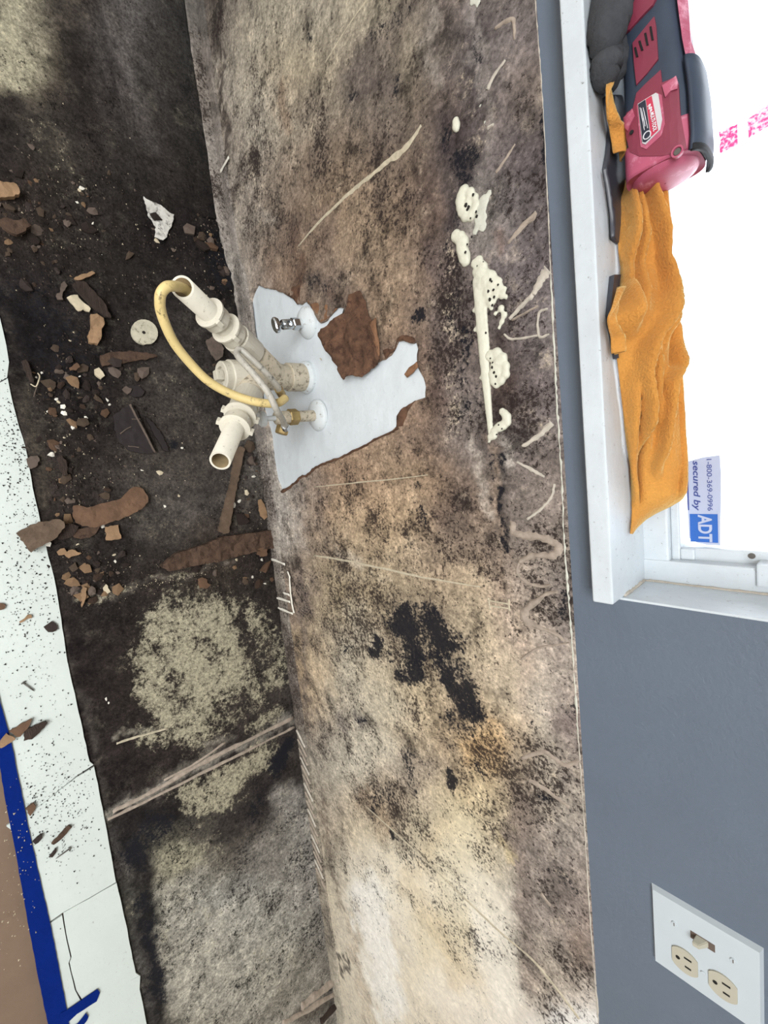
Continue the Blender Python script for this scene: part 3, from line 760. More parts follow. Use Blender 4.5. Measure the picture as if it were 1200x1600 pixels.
band, BV = sheet('baseboard_back', resample(band_poly, .015, .001), .01, lambda x, z, h: (x, -.007 - h, z), (0, .008, 0), M['mould_band'], None,
                 lambda V: np.array([.002 * fb(a * 14, b * 14, 4) for a, b in V]), (), True)
store(band, *paint(BV, BAND, [], [(1, [(400, 400), (450, 1000), (500, 1400)], 80, .45), (2, [(400, 400), (450, 1000), (500, 1400)], 80, .5)], 4))
tag(band, kind='structure')
# flat strip of the old skirting at the far end of the joint
bs = resample([(p.x, p.y) for p in (onZ(u, v, ZF + .012) for u, v in [(284, -60), (289, 0), (301, 90), (314, 170), (326, 250), (337, 330), (346, 372), (360, 420), (372, 480), (382, 540), (396, 600), (404, 600), (390, 500), (372, 400), (352, 300), (336, 180), (318, 0), (310, -60)])], .02, .001)
so_, SV = sheet('skirting_strip', bs, .012, lambda x, y, h: (x, min(y, -.004), ZF + .014 + h), (0, 0, -.014), M['mould_band'], band, lambda V: np.array([.003 * fb(a * 9, b * 9, 3) for a, b in V]), (), True)
store(so_, *paint(SV, [(c[0], c[1], c[2] + 16, c[3] + 16, c[4] + 15) for c in BAND], [], [(2, [(300, 100), (340, 300)], 80, .5)], 3)); so_['label'] = 'grey beige strip of old skirting in the far corner of the floor'
for i in range(17):      # combed ridges of adhesive
    x = 0.80 + i * .030
    dz = random.uniform(-.004, .004)
    p = [Vector((x - .012, -.0085, ZF + .006)), Vector((x + .006, -.0085, -.024)), Vector((x + .028, -.0085, -.003 + dz))]
    V, F = ribbon_geo(spline(p, 4), random.uniform(.0018, .0036), .003, (0, -1, 0), .4)
    mesh('adhesive_ridge', V, F, M['adhesive_pale' if i % 3 == 0 else 'adhesive'], band, True)
for px in ([(424, 874), (433, 877), (445, 882)], [(431, 934), (442, 937), (453, 941)], [(433, 949), (444, 954), (457, 959)], [(452, 900), (453, 920), (456, 944), (459, 958)], [(442, 926), (452, 930)],
           [(430, 937), (430, 945), (434, 950)], [(449, 893), (453, 903)], [(344, 268), (350, 258), (357, 245)]):
    wall_bead('paint_drip', px, 1.1, M['chip_white'], band, .0012, -.009, 4, .3)

# ------------------------------------------------------------------ floors
floor = box('floor', (WX0, -3.4, ZF - .03), (WX1, 0.0, ZF - .006), M['brown_floor']); tag(floor, kind='structure')
FLOOR = rows('''
-60: 5 150,142,120; 75 90,80,70; 200 110,104,100; 280 50,46,44
0: 5 168,160,132; 40 150,140,116; 75 98,90,80; 110 72,62,56; 150 62,54,50; 175 102,96,93; 210 112,106,103; 250 78,74,70; 285 44,42,41
50: 10 186,178,150; 50 164,154,126; 90 86,76,65; 130 48,40,37; 165 92,86,82; 200 108,101,98; 240 80,76,73; 285 51,49,47
100: 10 192,182,148; 55 160,150,121; 85 78,68,58; 130 45,38,36; 160 72,65,61; 190 98,90,88; 240 71,67,63; 295 50,48,46
135: 10 172,160,126; 45 158,147,118; 75 100,88,74; 110 48,40,37
150: 8 60,50,45; 45 118,106,86; 80 58,49,43; 130 44,37,35; 170 68,61,58; 200 84,77,74; 250 64,59,56; 305 48,45,44
200: 20 45,38,35; 60 74,67,57; 100 50,43,40; 150 42,36,34; 195 71,65,61; 240 67,60,56; 310 48,45,43
250: 20 48,40,38; 90 70,63,53; 140 45,39,36; 200 50,46,43; 250 58,51,47; 315 45,41,38
300: 20 58,47,40; 80 52,44,39; 150 40,35,33; 220 42,38,35; 270 48,42,39; 325 42,38,36
350: 20 62,50,42; 80 52,44,38; 150 47,40,37; 220 39,32,32; 280 36,29,29; 340 33,28,28
420: 20 35,29,29; 80 40,33,31; 160 45,39,35; 220 45,40,37; 290 42,36,35; 350 25,22,22
500: 20 30,25,26; 80 28,23,25; 150 34,29,28; 220 50,44,42; 290 58,51,48; 340 45,40,38
560: 40 32,26,27; 100 29,24,25; 160 34,28,27; 210 44,37,34; 260 72,64,59; 320 58,52,48
620: 40 54,46,42; 100 32,26,26; 160 33,27,26; 200 44,36,34; 260 75,67,61; 320 58,52,49; 370 40,35,33
680: 45 68,59,52; 90 42,35,32; 150 39,32,30; 190 49,41,38; 290 72,64,58; 380 60,52,48; 420 110,104,98
740: 60 60,50,44; 120 45,37,33; 170 65,57,52; 230 78,70,64; 300 76,68,62; 380 65,57,52; 430 130,122,112
800: 80 50,41,36; 150 60,50,45; 240 86,79,73; 290 95,88,82; 340 80,72,66; 400 54,47,43
850: 110 42,35,32; 170 35,29,28; 240 58,52,48; 290 58,50,44; 340 70,55,44; 400 46,38,35
890: 110 38,31,29; 170 39,33,31; 250 54,44,38; 330 70,58,46; 410 50,41,36
930: 110 48,40,36; 160 49,42,38; 220 52,44,40; 290 58,50,44; 350 58,50,45; 420 47,39,36
970: 110 42,35,33; 200 44,36,33; 280 48,40,37; 350 54,46,42; 430 56,48,44
1050: 120 40,31,30; 160 44,35,33; 220 52,43,38; 300 58,49,43; 360 62,54,48; 430 66,58,53
1150: 135 40,31,30; 180 45,36,34; 250 50,41,37; 330 52,43,39; 400 56,47,44; 450 66,59,54
1220: 160 42,33,32; 230 45,36,34; 310 52,44,40; 380 58,50,45; 440 60,52,48
1290: 200 46,42,40; 250 48,43,41; 300 80,74,66; 350 104,97,84; 400 72,62,57; 440 100,92,86; 470 140,134,124
1340: 195 66,60,57; 225 56,50,47; 265 140,134,108; 310 128,120,104; 350 92,85,76; 400 112,104,97; 440 140,134,124; 485 160,154,144
1420: 205 50,48,46; 225 40,37,36; 250 164,157,128; 320 165,158,138; 400 167,162,152; 450 160,154,144; 495 152,145,136
1500: 215 42,38,37; 240 62,56,51; 262 150,142,122; 300 170,163,142; 370 172,166,152; 450 168,162,150; 510 132,124,114
1560: 228 44,40,38; 250 70,62,54; 300 168,160,140; 380 170,162,146; 450 150,140,124; 515 110,102,92
1600: 230 54,49,46; 256 62,56,46; 300 168,160,140; 380 175,168,152; 450 165,158,146; 500 128,120,108; 540 170,165,155
1700: 250 60,54,50; 320 168,160,140; 450 165,158,146; 560 170,165,155
''')
FSTROKES = [
    ([(300, 1430), (420, 1450)], 60, (178, 173, 160), .75), ([(310, 1530), (420, 1530)], 60, (180, 174, 158), .75), ([(455, 1250), (480, 1400)], 26, (168, 162, 153), .7), ([(262, 1352), (300, 1335)], 22, (172, 165, 134), .7),
    ([(400, 1330), (440, 1300)], 22, (150, 144, 134), .5),
    ([(190, 1300), (214, 1330), (226, 1400), (234, 1480), (243, 1560), (250, 1640)], 15, (36, 32, 32), .95), ([(198, 1292), (245, 1282), (290, 1262)], 16, (40, 35, 34), .9), ([(350, 1300), (395, 1258), (432, 1212), (446, 1165)], 17, (52, 44, 43), .8),
    ([(205, 1450), (220, 1540)], 3, (120, 116, 112), .4), ([(8, 0), (18, 70), (26, 122)], 24, (196, 187, 152), .8), ([(50, 0), (62, 70), (66, 118)], 12, (168, 158, 130), .6), ([(0, 158), (40, 168), (80, 190)], 12, (40, 33, 31), .9),
    ([(112, 60), (128, 150), (150, 240)], 16, (44, 37, 35), .7),
    ([(165, 1278), (230, 1245), (300, 1204), (380, 1164), (460, 1124)], 7, (150, 143, 130), .8), ([(178, 1262), (240, 1230), (310, 1190), (440, 1128)], 3, (56, 48, 44), .7),
    ([(180, 1290), (260, 1250), (330, 1210)], 5, (44, 38, 36), .6), ([(250, 1218), (300, 1195), (360, 1150)], 4, (140, 132, 118), .6), ([(180, 1160), (215, 1150), (260, 1138)], 3, (150, 142, 124), .8),
    ([(100, 990), (120, 1080), (150, 1190), (168, 1262)], 5, (92, 84, 76), .5), ([(180, 1300), (200, 1380), (220, 1480), (240, 1600)], 5, (96, 92, 88), .4),
    ([(120, 935), (180, 925), (230, 910), (300, 894), (370, 880)], 4, (120, 110, 98), .6), ([(40, 600), (55, 700), (70, 780)], 9, (78, 70, 58), .6), ([(4, 480), (22, 545)], 5, (70, 62, 54), .5),
    ([(170, 20), (205, 120), (240, 230)], 12, (110, 103, 100), .3), ([(195, 60), (215, 180)], 3, (126, 118, 114), .4), ([(0, 145), (30, 150), (60, 170)], 8, (44, 36, 34), .6),
    ([(55, 160), (80, 210), (100, 260)], 12, (112, 103, 88), .4), ([(300, 0), (330, 200), (345, 330)], 4, (40, 36, 34), .6), ([(170, 60), (185, 160), (215, 240), (250, 300)], 4, (48, 42, 40), .5),  # the stroke along the wall joint paints shadow into the floor colour
    ([(480, 1500), (440, 1560), (400, 1600)], 12, (112, 104, 92), .5), ([(520, 1560), (470, 1590)], 8, (84, 74, 64), .7), ([(300, 1480), (360, 1520)], 10, (180, 174, 158), .3),
    ([(330, 1400), (390, 1380)], 18, (152, 150, 144), .4), ([(195, 640), (210, 700)], 12, (44, 34, 32), .5),
]
FGROW = [
    (1, [(6, 0), (16, 60), (24, 120)], 24, .8), (1, [(250, 985), (290, 960), (340, 960)], 42, .92), (1, [(225, 1020), (240, 1090), (260, 1130)], 26, 1.0), (1, [(290, 1020), (320, 1080), (300, 1130)], 46, 1.05), (1, [(350, 1000), (370, 1060)], 34, 1.0),
    (1, [(400, 960), (430, 1010), (430, 1060)], 24, .8), (1, [(330, 1150), (290, 1140), (230, 1150)], 24, .78), (1, [(360, 1100), (400, 1090)], 26, .7), (1, [(390, 1140), (440, 1115)], 14, .8),
    (1, [(290, 1250), (330, 1240), (400, 1190)], 22, 1.05), (1, [(320, 1265), (350, 1250)], 20, 1.0), (1, [(340, 1215), (420, 1165)], 14, .9),
    (1, [(255, 1340), (300, 1340), (330, 1320)], 26, .62), (1, [(440, 1260), (470, 1330)], 40, .5), (1, [(60, 200), (110, 290)], 30, .42), (1, [(280, 1450), (420, 1500)], 90, .45),
    (2, [(300, 1400), (420, 1450), (350, 1560)], 100, .4), (2, [(450, 1300), (490, 1450)], 40, .5), (2, [(270, 1340), (280, 1420)], 30, .5),
    (0, [(210, 1340), (215, 1330), (250, 1290)], 22, .66), (0, [(225, 1400), (235, 1470), (250, 1560)], 14, .66), (0, [(430, 1190), (445, 1170)], 18, .85), (0, [(390, 1270), (420, 1230)], 24, .52),
    (0, [(40, 470), (100, 560)], 60, .5), (0, [(330, 370), (350, 430)], 20, .6), (0, [(260, 690), (275, 705)], 8, .7),
    (1, [(230, 780), (300, 830)], 40, .34), (1, [(130, 940), (230, 905), (330, 885)], 7, .72), (1, [(230, 560), (320, 650)], 50, .26), (1, [(20, 320), (100, 400)], 60, .22), (1, [(70, 650), (140, 720)], 40, .22),
]
FX0, FX1, FY0 = -1.9, 2.6, -0.535
fpoly = [(FX0, FY0), (FX1, FY0), (FX1, 0.0), (FX0, 0.0)]
ROUGH = [((30, 330), 60), ((40, 450), 60), ((100, 560), 70), ((150, 450), 50), ((110, 680), 60), ((140, 760), 50), ((330, 360), 45), ((130, 860), 50), ((200, 350), 60), ((350, 440), 40), ((400, 760), 40), ((330, 560), 50), ((150, 930), 40)]


def floor_relief(V):
    P = np.concatenate([V, np.full((len(V), 1), ZF)], 1)
    uv = image_px(P); r = np.zeros(len(V))
    for (c, s) in ROUGH: r = np.maximum(r, np.exp(-((uv - np.array(c)) ** 2).sum(1) / (2 * s * s)))
    return np.array([.0012 * fb(a * 10, b * 10, 1) + k * (.014 * abs(fb(a * 22, b * 22, 3)) + .009 * abs(fb(a * 60, b * 60, 6))) for (a, b), k in zip(V, r)])


rot, RV = sheet('rotted_subfloor', resample(fpoly, .05), .0085, lambda x, y, h: (x, y, ZF + h), (0, 0, -.006), M['mould_floor'], floor, floor_relief, (), True)
store(rot, *paint(RV, FLOOR, FSTROKES, FGROW, 6.0, 4.0))
rot['label'] = 'dark rotted subfloor with pale bloom where the cabinets stood'


def hgt(x, y):
    return ZF + float(floor_relief(np.array([[x, y]]))[0])


# smooth grimy panel still lying at the far end
pan = resample([(p.x, p.y) for p in (onZ(u, v, ZF + .008) for u, v in [(140, -80), (158, 0), (172, 60), (180, 120), (194, 180), (212, 232), (238, 272), (262, 302), (288, 322), (318, 338), (338, 342), (334, 300), (322, 220), (308, 120), (292, 20), (276, -80)])], .02, .0008)
po, PV = sheet('smooth_panel', pan, .012, lambda x, y, h: (x, y, ZF + .010 + h), (0, 0, -.009), M['mould_floor'], floor, lambda V: np.array([.0015 * fb(a * 6, b * 6, 8) for a, b in V]), (), True)
store(po, *paint(PV, FLOOR, FSTROKES[-11:], [], 3.0, 2.0)); po['label'] = 'smooth grimy brown floor panel without debris'

# glue ridge left where a partition stood
def floor_bead(name, px, hw, height, material, parent, k=6, jag=.4):
    P = spline([onZ(u, v) for u, v in px], k)
    V, F = ribbon_geo(P, hw, height, (0, 0, 1), jag); return mesh(name, V, F, material, parent, True)


for px, hw, ht, mt in [([(176, 1268), (240, 1236), (310, 1196), (380, 1160), (458, 1122)], .006, .004, 'adhesive'), ([(168, 1280), (240, 1246), (320, 1206), (400, 1166), (460, 1136)], .004, .003, 'adhesive'),
                       ([(182, 1162), (215, 1151), (262, 1138)], .003, .0025, 'putty'), ([(256, 1219), (300, 1196), (352, 1160)], .0035, .0025, 'adhesive'),
                       ([(470, 1572), (490, 1556), (525, 1530)], .012, .012, 'adhesive'), ([(440, 1600), (480, 1578), (528, 1548)], .008, .007, 'adhesive'), ([(500, 1596), (532, 1560)], .01, .012, 'wood_dark')]:
    floor_bead('glue_ridge', px, hw, ht, M[mt], floor)

# other walls and ceiling of the room (out of frame)
for nm, lo, hi in (('wall_left', (WX0 - .1, -3.5, ZF - .03), (WX0, .14, 2.45)), ('wall_right', (WX1, -3.5, ZF - .03), (WX1 + .1, .14, 2.45)), ('wall_front', (WX0, -3.5, ZF - .03), (WX1, -3.4, 2.45)),
                   ('ceiling', (WX0 - .1, -3.5, 2.45), (WX1 + .1, .14, 2.55))):
    tag(box(nm, lo, hi, M['white_wall']), kind='structure')
g = box('ground_outside', (-6, .16, -.5), (6, 14, -.4), M['outside']); tag(g, kind='structure')

# ================================================================== WINDOW
win = link('window_1', None); tag(win, kind='structure')
WXL, WXR = WIN[0], WIN[1]
sill_bm = box_bm((WXL - .02, -.034, SILL - .025), (WXR - .0028, .088, SILL), 0.003, 3)
from_bm('sill', sill_bm, M['trim_paint'], win, False)
box('jamb', (WXR - .003, -.0025, SILL - .0215), (WXR + .0004, .14, 1.95), M['trim_paint'], win, .0015)
box('jamb', (WXL - .012, -.004, SILL), (WXL + .003, .14, 1.95), M['trim_paint'], win, .0015)
box('head_jamb', (WXL, -.004, 1.94), (WXR, .14, 1.955), M['trim_paint'], win, .0015)
FYF = .086
box('bottom_rail', (WXL, FYF, SILL - .003), (WXR - .028, .15, SILL + .030), M['trim_paint'], win, .003)
box('bottom_lip', (WXL, FYF + .012, SILL + .030), (WXR - .03, .15, SILL + .040), M['trim_paint'], win, .002)
box('side_stile', (WXR - .034, FYF - .002, SILL - .003), (WXR - .002, .15, 1.94), M['trim_paint'], win, .003)
box('side_stile', (WXL, FYF - .002, SILL - .003), (WXL + .034, .15, 1.94), M['trim_paint'], win, .003)
box('track', (WXR - .05, FYF + .018, SILL + .036), (WXR - .032, .15, 1.94), M['trim_paint'], win, .002)
box('stop_block', (WXR - .049, FYF + .012, SILL + .040), (WXR - .034, FYF + .03, SILL + .056), M['trim_paint'], win, .002)
box('track_clip', (WXR - .040, FYF - .006, 1.035), (WXR - .012, FYF + .02, 1.20), M['trim_paint'], win, .002)
sc = lathe('screw', (WXR - .044, FYF + .019, 1.028), (0, -1, 0), [(0, .0001), (0, .004), (.002, .0035), (.002, .0001)], M['nail'], win, 14)
box('pane', (WXL + .03, .120, SILL + .03), (WXR - .03, .124, 1.94), M['glass'], win)
V, F = ribbon_geo(spline([(WXR - .004, .004, SILL + .0005), (WXR - .004, .04, SILL + .0005), (WXR - .004, .085, SILL + .0005)], 8), .002, .002, (0, 0, 1), .7)
mesh('caulk_line', V, F, M['adhesive_pale'], win, True)
V, F = ribbon_geo(spline([(WXR - .003, FYF - .003, SILL), (WXR - .003, FYF - .003, 1.0), (WXR - .003, FYF - .003, 1.1), (WXR - .003, FYF - .003, 1.3)], 14), .002, .0025, (-.7, -.7, 0), .8)
mesh('caulk_line', V, F, M['adhesive_pale'], win, True)


# ------------------------------------------------------------------ sticker on the glass
def text_mesh(name, body, material, parent, x0, x1, z0, z1, y, shear=0.0, bold=0.0):
    cu = bpy.data.curves.new('t', 'FONT'); cu.body = body; cu.size = 1; cu.extrude = 0.0; cu.shear = shear; cu.offset = bold
    o = bpy.data.objects.new('t', cu); COL.objects.link(o)
    bpy.context.view_layer.update()
    me = bpy.data.meshes.new_from_object(o.evaluated_get(bpy.context.evaluated_depsgraph_get()))
    bpy.data.objects.remove(o)
    V = np.array([v.co[:] for v in me.vertices]); F = [list(p.vertices) for p in me.polygons]; bpy.data.meshes.remove(me)
    lo = V.min(0); hi = V.max(0)
    X = x0 + (V[:, 0] - lo[0]) / (hi[0] - lo[0]) * (x1 - x0); Z = z0 + (V[:, 1] - lo[1]) / (hi[1] - lo[1]) * (z1 - z0)
    return mesh(name, np.stack([X, np.full(len(X), y), Z], 1), F, material, parent)


GY = .1196
c0 = onY(1100, 790, GY)
st = thing('security_sticker', 'pale lavender security sticker with blue logo box stuck on the window glass', 'sticker', c0)
poly = [(p.x, p.z) for p in (onY(u, v, GY) for u, v in [(1070, 722), (1100, 714), (1125, 711), (1127, 745), (1125.5, 852), (1104, 851), (1090, 848), (1077, 841)])]
sheet('backing', poly, None, lambda x, z, h: (x, GY - .0006, z), (0, .0006, 0), M['sticker'], st)


def pz(u, v): return onY(u, v, GY).z


def px_(u, v): return onY(u, v, GY).x


text_mesh('lettering', '1-800-369-0996', M['sticker_navy'], st, px_(1110, 717), px_(1113, 798), pz(1105, 757), pz(1113, 757), GY - .0010, 0, .004)
text_mesh('lettering', 'secured by', M['sticker_navy'], st, px_(1086, 720), px_(1090, 798), pz(1080.5, 757), pz(1094, 757), GY - .0010, .2, .018)
xa, xb = px_(1100, 803), px_(1100, 847); za, zb = pz(1078.5, 825), pz(1122, 825)
mesh('logo_box', [(xa, GY - .0009, za), (xb, GY - .0009, za), (xb, GY - .0009, zb), (xa, GY - .0009, zb)], [(0, 1, 2, 3)], M['sticker_blue'], st)
text_mesh('logo_letters', 'ADT', M['sticker'], st, xa + .0008, xb - .0006, za + .30 * (zb - za), za + .80 * (zb - za), GY - .0012, 0, .03)
x0, x1 = px_(1074, 724), px_(1079, 797)
mesh('underline', [(x0, GY - .001, pz(1074, 760)), (x1, GY - .001, pz(1074, 760)), (x1, GY - .001, pz(1076, 760)), (x0, GY - .001, pz(1076, 760))], [(0, 1, 2, 3)], M['sticker_navy'], st)

pt = thing('glitter_tape', 'pink glittery tape strip with a white gap stuck on the window glass', 'tape', onY(1160, 200, GY))
for px, mt in (([(1123, 207), (1137, 200), (1152, 194), (1153, 226), (1140, 233), (1125, 241), (1124, 230), (1126, 222)], 'pink'), ([(1152, 194), (1168, 186), (1170, 217), (1153, 226)], 'pale_tape'),
               ([(1168, 186), (1200, 163), (1240, 140), (1244, 180), (1200, 198), (1170, 216)], 'pink')):
    sheet('strip' if mt == 'pink' else 'gap_patch', [(p.x, p.z) for p in (onY(u, v, GY) for u, v in px)], None, lambda x, z, h: (x, GY - .0006, z), (0, .0005, 0), M[mt], pt)

# ================================================================== CLOTH ON THE SILL
LE = [(262, 990), (285, 980), (310, 970), (345, 967), (380, 966), (420, 970), (450, 966), (475, 956), (500, 948), (515, 953), (535, 962), (555, 963), (570, 965), (610, 970), (650, 975), (700, 980), (730, 985), (760, 987), (780, 988), (800, 987), (818, 986), (834, 984)]
RE = [(262, 1036), (285, 1041), (345, 1043), (420, 1045), (470, 1047), (500, 1053), (530, 1057), (570, 1060), (610, 1063), (650, 1066), (700, 1070), (725, 1073), (750, 1074), (768, 1073), (780, 1064), (790, 1048), (800, 1026), (812, 1006), (824, 994), (834, 987)]
TR = [  # fold crests (picture row, column), height, width
    ([(270, 1000), (307, 1010), (360, 1014), (409, 1021), (448, 1024), (505, 1013), (547, 993), (590, 987), (640, 999), (690, 1000)], .013, .085),
    ([(270, 1034), (292, 1036), (377, 1041), (462, 1044), (528, 1019)], .009, .10),
    ([(280, 985), (307, 982), (363, 982), (448, 970), (505, 973)], .010, .10),
    ([(300, 992), (330, 994), (380, 996), (430, 990), (470, 990)], .006, .06),
    ([(505, 1050), (533, 1053), (576, 1044), (604, 1027), (640, 1027), (690, 1024), (720, 1020)], .011, .09),
    ([(540, 1060), (600, 1062), (650, 1062), (720, 1068), (765, 1062)], .008, .07),
    ([(600, 980), (648, 984), (700, 983), (733, 984), (770, 992)], .007, .08),
    ([(560, 1010), (600, 1010), (640, 1016)], .006, .05),
    ([(640, 1013), (677, 1002), (713, 997), (762, 997)], -.010, .05), ([(430, 1032), (480, 1034), (530, 1040), (560, 1036)], -.007, .06), ([(300, 1024), (350, 1030), (400, 1033)], -.006, .06),
    ([(560, 1002), (600, 1000)], -.005, .05)]
vs = np.arange(274, 834.1, 4.0); ts = np.linspace(0, 1, 46)
CV = []
ay = .070
for v in vs:
    ul = np.interp(v, [q[0] for q in LE], [q[1] for q in LE]); ur = np.interp(v, [q[0] for q in RE], [q[1] for q in RE])
    a = onZ(ul, v, SILL + .003); b = onY(ur, v, ay)
    if b.z < SILL + .003: b = onZ(ur, v, SILL + .0035)
    L = (b - a).length
    nrm = Vector((0, -(b.z - a.z), (b.y - a.y)))
    nrm = nrm.normalized() if nrm.length > 1e-6 else Vector((0, -.7, .7))
    fade = min(1, max(0.0, (834 - v) / 60.0)); fade = (fade * .85 + .15) * min(1, .35 + max(0.0, (v - 280) / 30.0))
    for t in ts:
        h = .016 * math.sin(math.pi * min(1, t * 1.02)) ** .8
        for tr, A, wd in TR:
            r0, r1 = tr[0][0], tr[-1][0]
            e = min(1, max(0, (v - r0 + 30) / 40)) * min(1, max(0, (r1 + 30 - v) / 40))
            if e <= 0: continue
            uc = np.interp(v, [q[0] for q in tr], [q[1] for q in tr]); tc = (uc - ul) / max(ur - ul, 4)
            h += 2.1 * A * e * math.exp(-((t - tc) / (wd * .7)) ** 2)
        h += .0012 * fb(v * .03, t * 6, 3)
        edge = min(1, t / .06) * min(1, (1 - t) / .16)
        p = a.lerp(b, t) + nrm * (h * fade * (.25 + .75 * edge) * min(1, L / .06))
        p.z = max(p.z, SILL + .002)
        CV.append(p)
nt = len(ts); CF = []
for i in range(len(vs) - 1):
    for j in range(nt - 1): CF.append((i * nt + j, i * nt + j + 1, (i + 1) * nt + j + 1, (i + 1) * nt + j))
cl = thing('microfibre_cloth', 'crumpled orange microfibre cloth lying along the window sill', 'cloth', (-.1, .03, SILL + .001))
cb = mesh('cloth_body', CV, CF, M['cloth'], cl, True)
so = cb.modifiers.new('thickness', 'SOLIDIFY'); so.thickness = .0016; so.offset = -1
# a twisted corner that shows beside the tool, and a small fold against the sill
for path, wd in (([(950, 133), (946, 150), (947, 170), (953, 190), (961, 205), (966, 225), (966, 246)], [.004, .009, .011, .010, .009, .010, .012]),
                 ([(966, 452), (956, 480), (949, 500), (955, 516), (962, 530), (963, 552)], [.004, .008, .010, .009, .007, .004])):
    P = spline([onZ(u, v, SILL + .012) for u, v in path], 5); ws = np.interp(np.linspace(0, len(path) - 1, len(P)), range(len(path)), wd)
    V = []; F = []
    for i, p in enumerate(P):
        for k in range(9):
            q = k / 8; V.append(p + Vector((0, (q - .5) * 2 * ws[i], .004 * math.sin(q * math.pi * 2 + i * .2) + .005 * math.sin(math.pi * q))))
    for i in range(len(P) - 1):
        for k in range(8): F.append((i * 9 + k, i * 9 + k + 1, (i + 1) * 9 + k + 1, (i + 1) * 9 + k))
    o = mesh('cloth_fold', V, F, M['cloth'], cl, True); so = o.modifiers.new('thickness', 'SOLIDIFY'); so.thickness = .0016

# ================================================================== POWER TOOL
TX0, TX1 = -.64, -.278
TC = Vector((-.40, .040, SILL + .002))
tool = thing('power_tool', 'red and black cordless multi tool lying on the cloth at the window', 'power tool', TC)
YC, HD = .036, .032


def tool_half(x):
    """centre height and half height along the tool, from its silhouette"""
    zc = np.interp(x, [-.64, -.46, -.42, -.345, -.30, -.28], [.960, .9605, .963, .9665, .967, .966])
    hh = np.interp(x, [-.64, -.46, -.42, -.345, -.30, -.28], [.025, .026, .029, .0335, .0345, .033])
    return zc, hh


def tool_pt(x, q, off=0.0):
    zc, hh = tool_half(x); c, s_ = math.cos(q), math.sin(q); e = .55
    return Vector((x, YC + (HD + off) * math.copysign(abs(c) ** e, c), zc + (hh + off) * math.copysign(abs(s_) ** e, s_)))


def tool_front(x, z, off=0.0):
    zc, hh = tool_half(x); r = min(.985, abs(z - zc) / (hh + off)); s_ = r ** (1 / .55); c = math.sqrt(max(0, 1 - s_ * s_))
    return YC - (HD + off) * c ** .55


def tool_shell(name, xa, xb, qa, qb, off, material, nx=14, nq=40):
    V = []; F = []
    full = abs(qb - qa) > 6.2
    for i in range(nx + 1):
        x = xa + (xb - xa) * i / nx
        for j in range(nq + (0 if full else 1)): V.append(tool_pt(x, qa + (qb - qa) * j / nq, off))
    m_ = nq if full else nq + 1
    for i in range(nx):
        for j in range(nq):
            F.append((i * m_ + j, i * m_ + (j + 1) % m_, (i + 1) * m_ + (j + 1) % m_, (i + 1) * m_ + j))
    if full: F.append(tuple(range(m_))); F.append(tuple(nx * m_ + k for k in range(m_ - 1, -1, -1)))
    o = mesh(name, V, F, material, tool, True)
    if not full: so = o.modifiers.new('thickness', 'SOLIDIFY'); so.thickness = .004
    return o


tool_shell('body', TX0, -.296, 0, 2 * math.pi, 0, M['tool_black'], 30)
tool_shell('nose_cap', -.322, -.288, 0, 2 * math.pi, .0012, M['tool_pink'], 8)
lathe('nose_rim', (-.289, YC, .9665), (1, 0, 0), [(0, .0325), (.004, .030), (.007, .024), (.0085, .012), (.009, .001)], M['tool_pink'], tool, 30, True)


def tool_panel(name, px, material, off, thick=.004, y=.006, step=.006, label=None):
    poly = resample([(p.x, p.z) for p in (onY(u, v, y) for u, v in px)], .008)
    o, _ = sheet(name, poly, step, lambda x, z, h: (x, tool_front(x, z, off), z), (0, thick, 0), material, tool, None, (), False)
    if label: o['label'] = label
    return o


tool_panel('red_housing', [(970, -60), (1062, -60), (1028, 0), (1022, 12), (985, 50), (976, 54), (971, 40)], M['tool_red'], .003)
tool_panel('vent_panel', [(990, 70), (1005, 52), (1024, 29), (1027, 45), (1030, 95), (1012, 118), (996, 135), (992, 100)], M['tool_red'], .002)
for a, b in (((994, 78), (998, 92)), ((1001, 68), (1006, 82)), ((1010, 56), (1014, 74)), ((1018, 46), (1022, 66))):
    tool_panel('vent_slot', [(a[0] - 1.2, a[1]), (a[0] + 2, a[1] - 1), (b[0] + 1.6, b[1]), (b[0] - 1.6, b[1] + 1)], M['tool_dark'], .0028, .002, .006, .003)
tool_panel('red_housing', [(996, 148), (1010, 134), (1034, 112), (1036, 132), (1058, 121), (1061, 135), (1064, 180), (1073, 232), (1060, 240), (1035, 246), (1000, 246), (985, 238), (978, 215), (973, 185), (979, 176), (990, 172)], M['tool_red'], .002)
tool_panel('red_ridge', [(1037, 138), (1058, 122), (1061, 132), (1060, 142), (1050, 146), (1042, 156)], M['tool_pink'], .004)
tool_panel('red_ridge', [(973, 183), (990, 172), (994, 184), (986, 196), (982, 206), (976, 200)], M['tool_pink'], .0032)
tool_panel('label_frame', [(997, 168), (1028, 148), (1036, 152), (1041, 196), (1035, 215), (1012, 236), (1003, 232)], M['tool_pink'], .0028)
tool_panel('label_plate', [(999, 166), (1027, 149), (1031, 151), (1037, 190), (1034, 206), (1011, 229), (1006, 227)], M['label_white'], .0036, .002)
tool_panel('label_stripe', [(1000, 167), (1011, 160), (1019, 219), (1011, 226), (1007, 225)], M['label_black'], .0042, .0015)
tool_panel('label_stripe', [(1012, 159.5), (1021, 154), (1031, 207), (1020, 217.5)], M['label_red'], .0042, .0015)


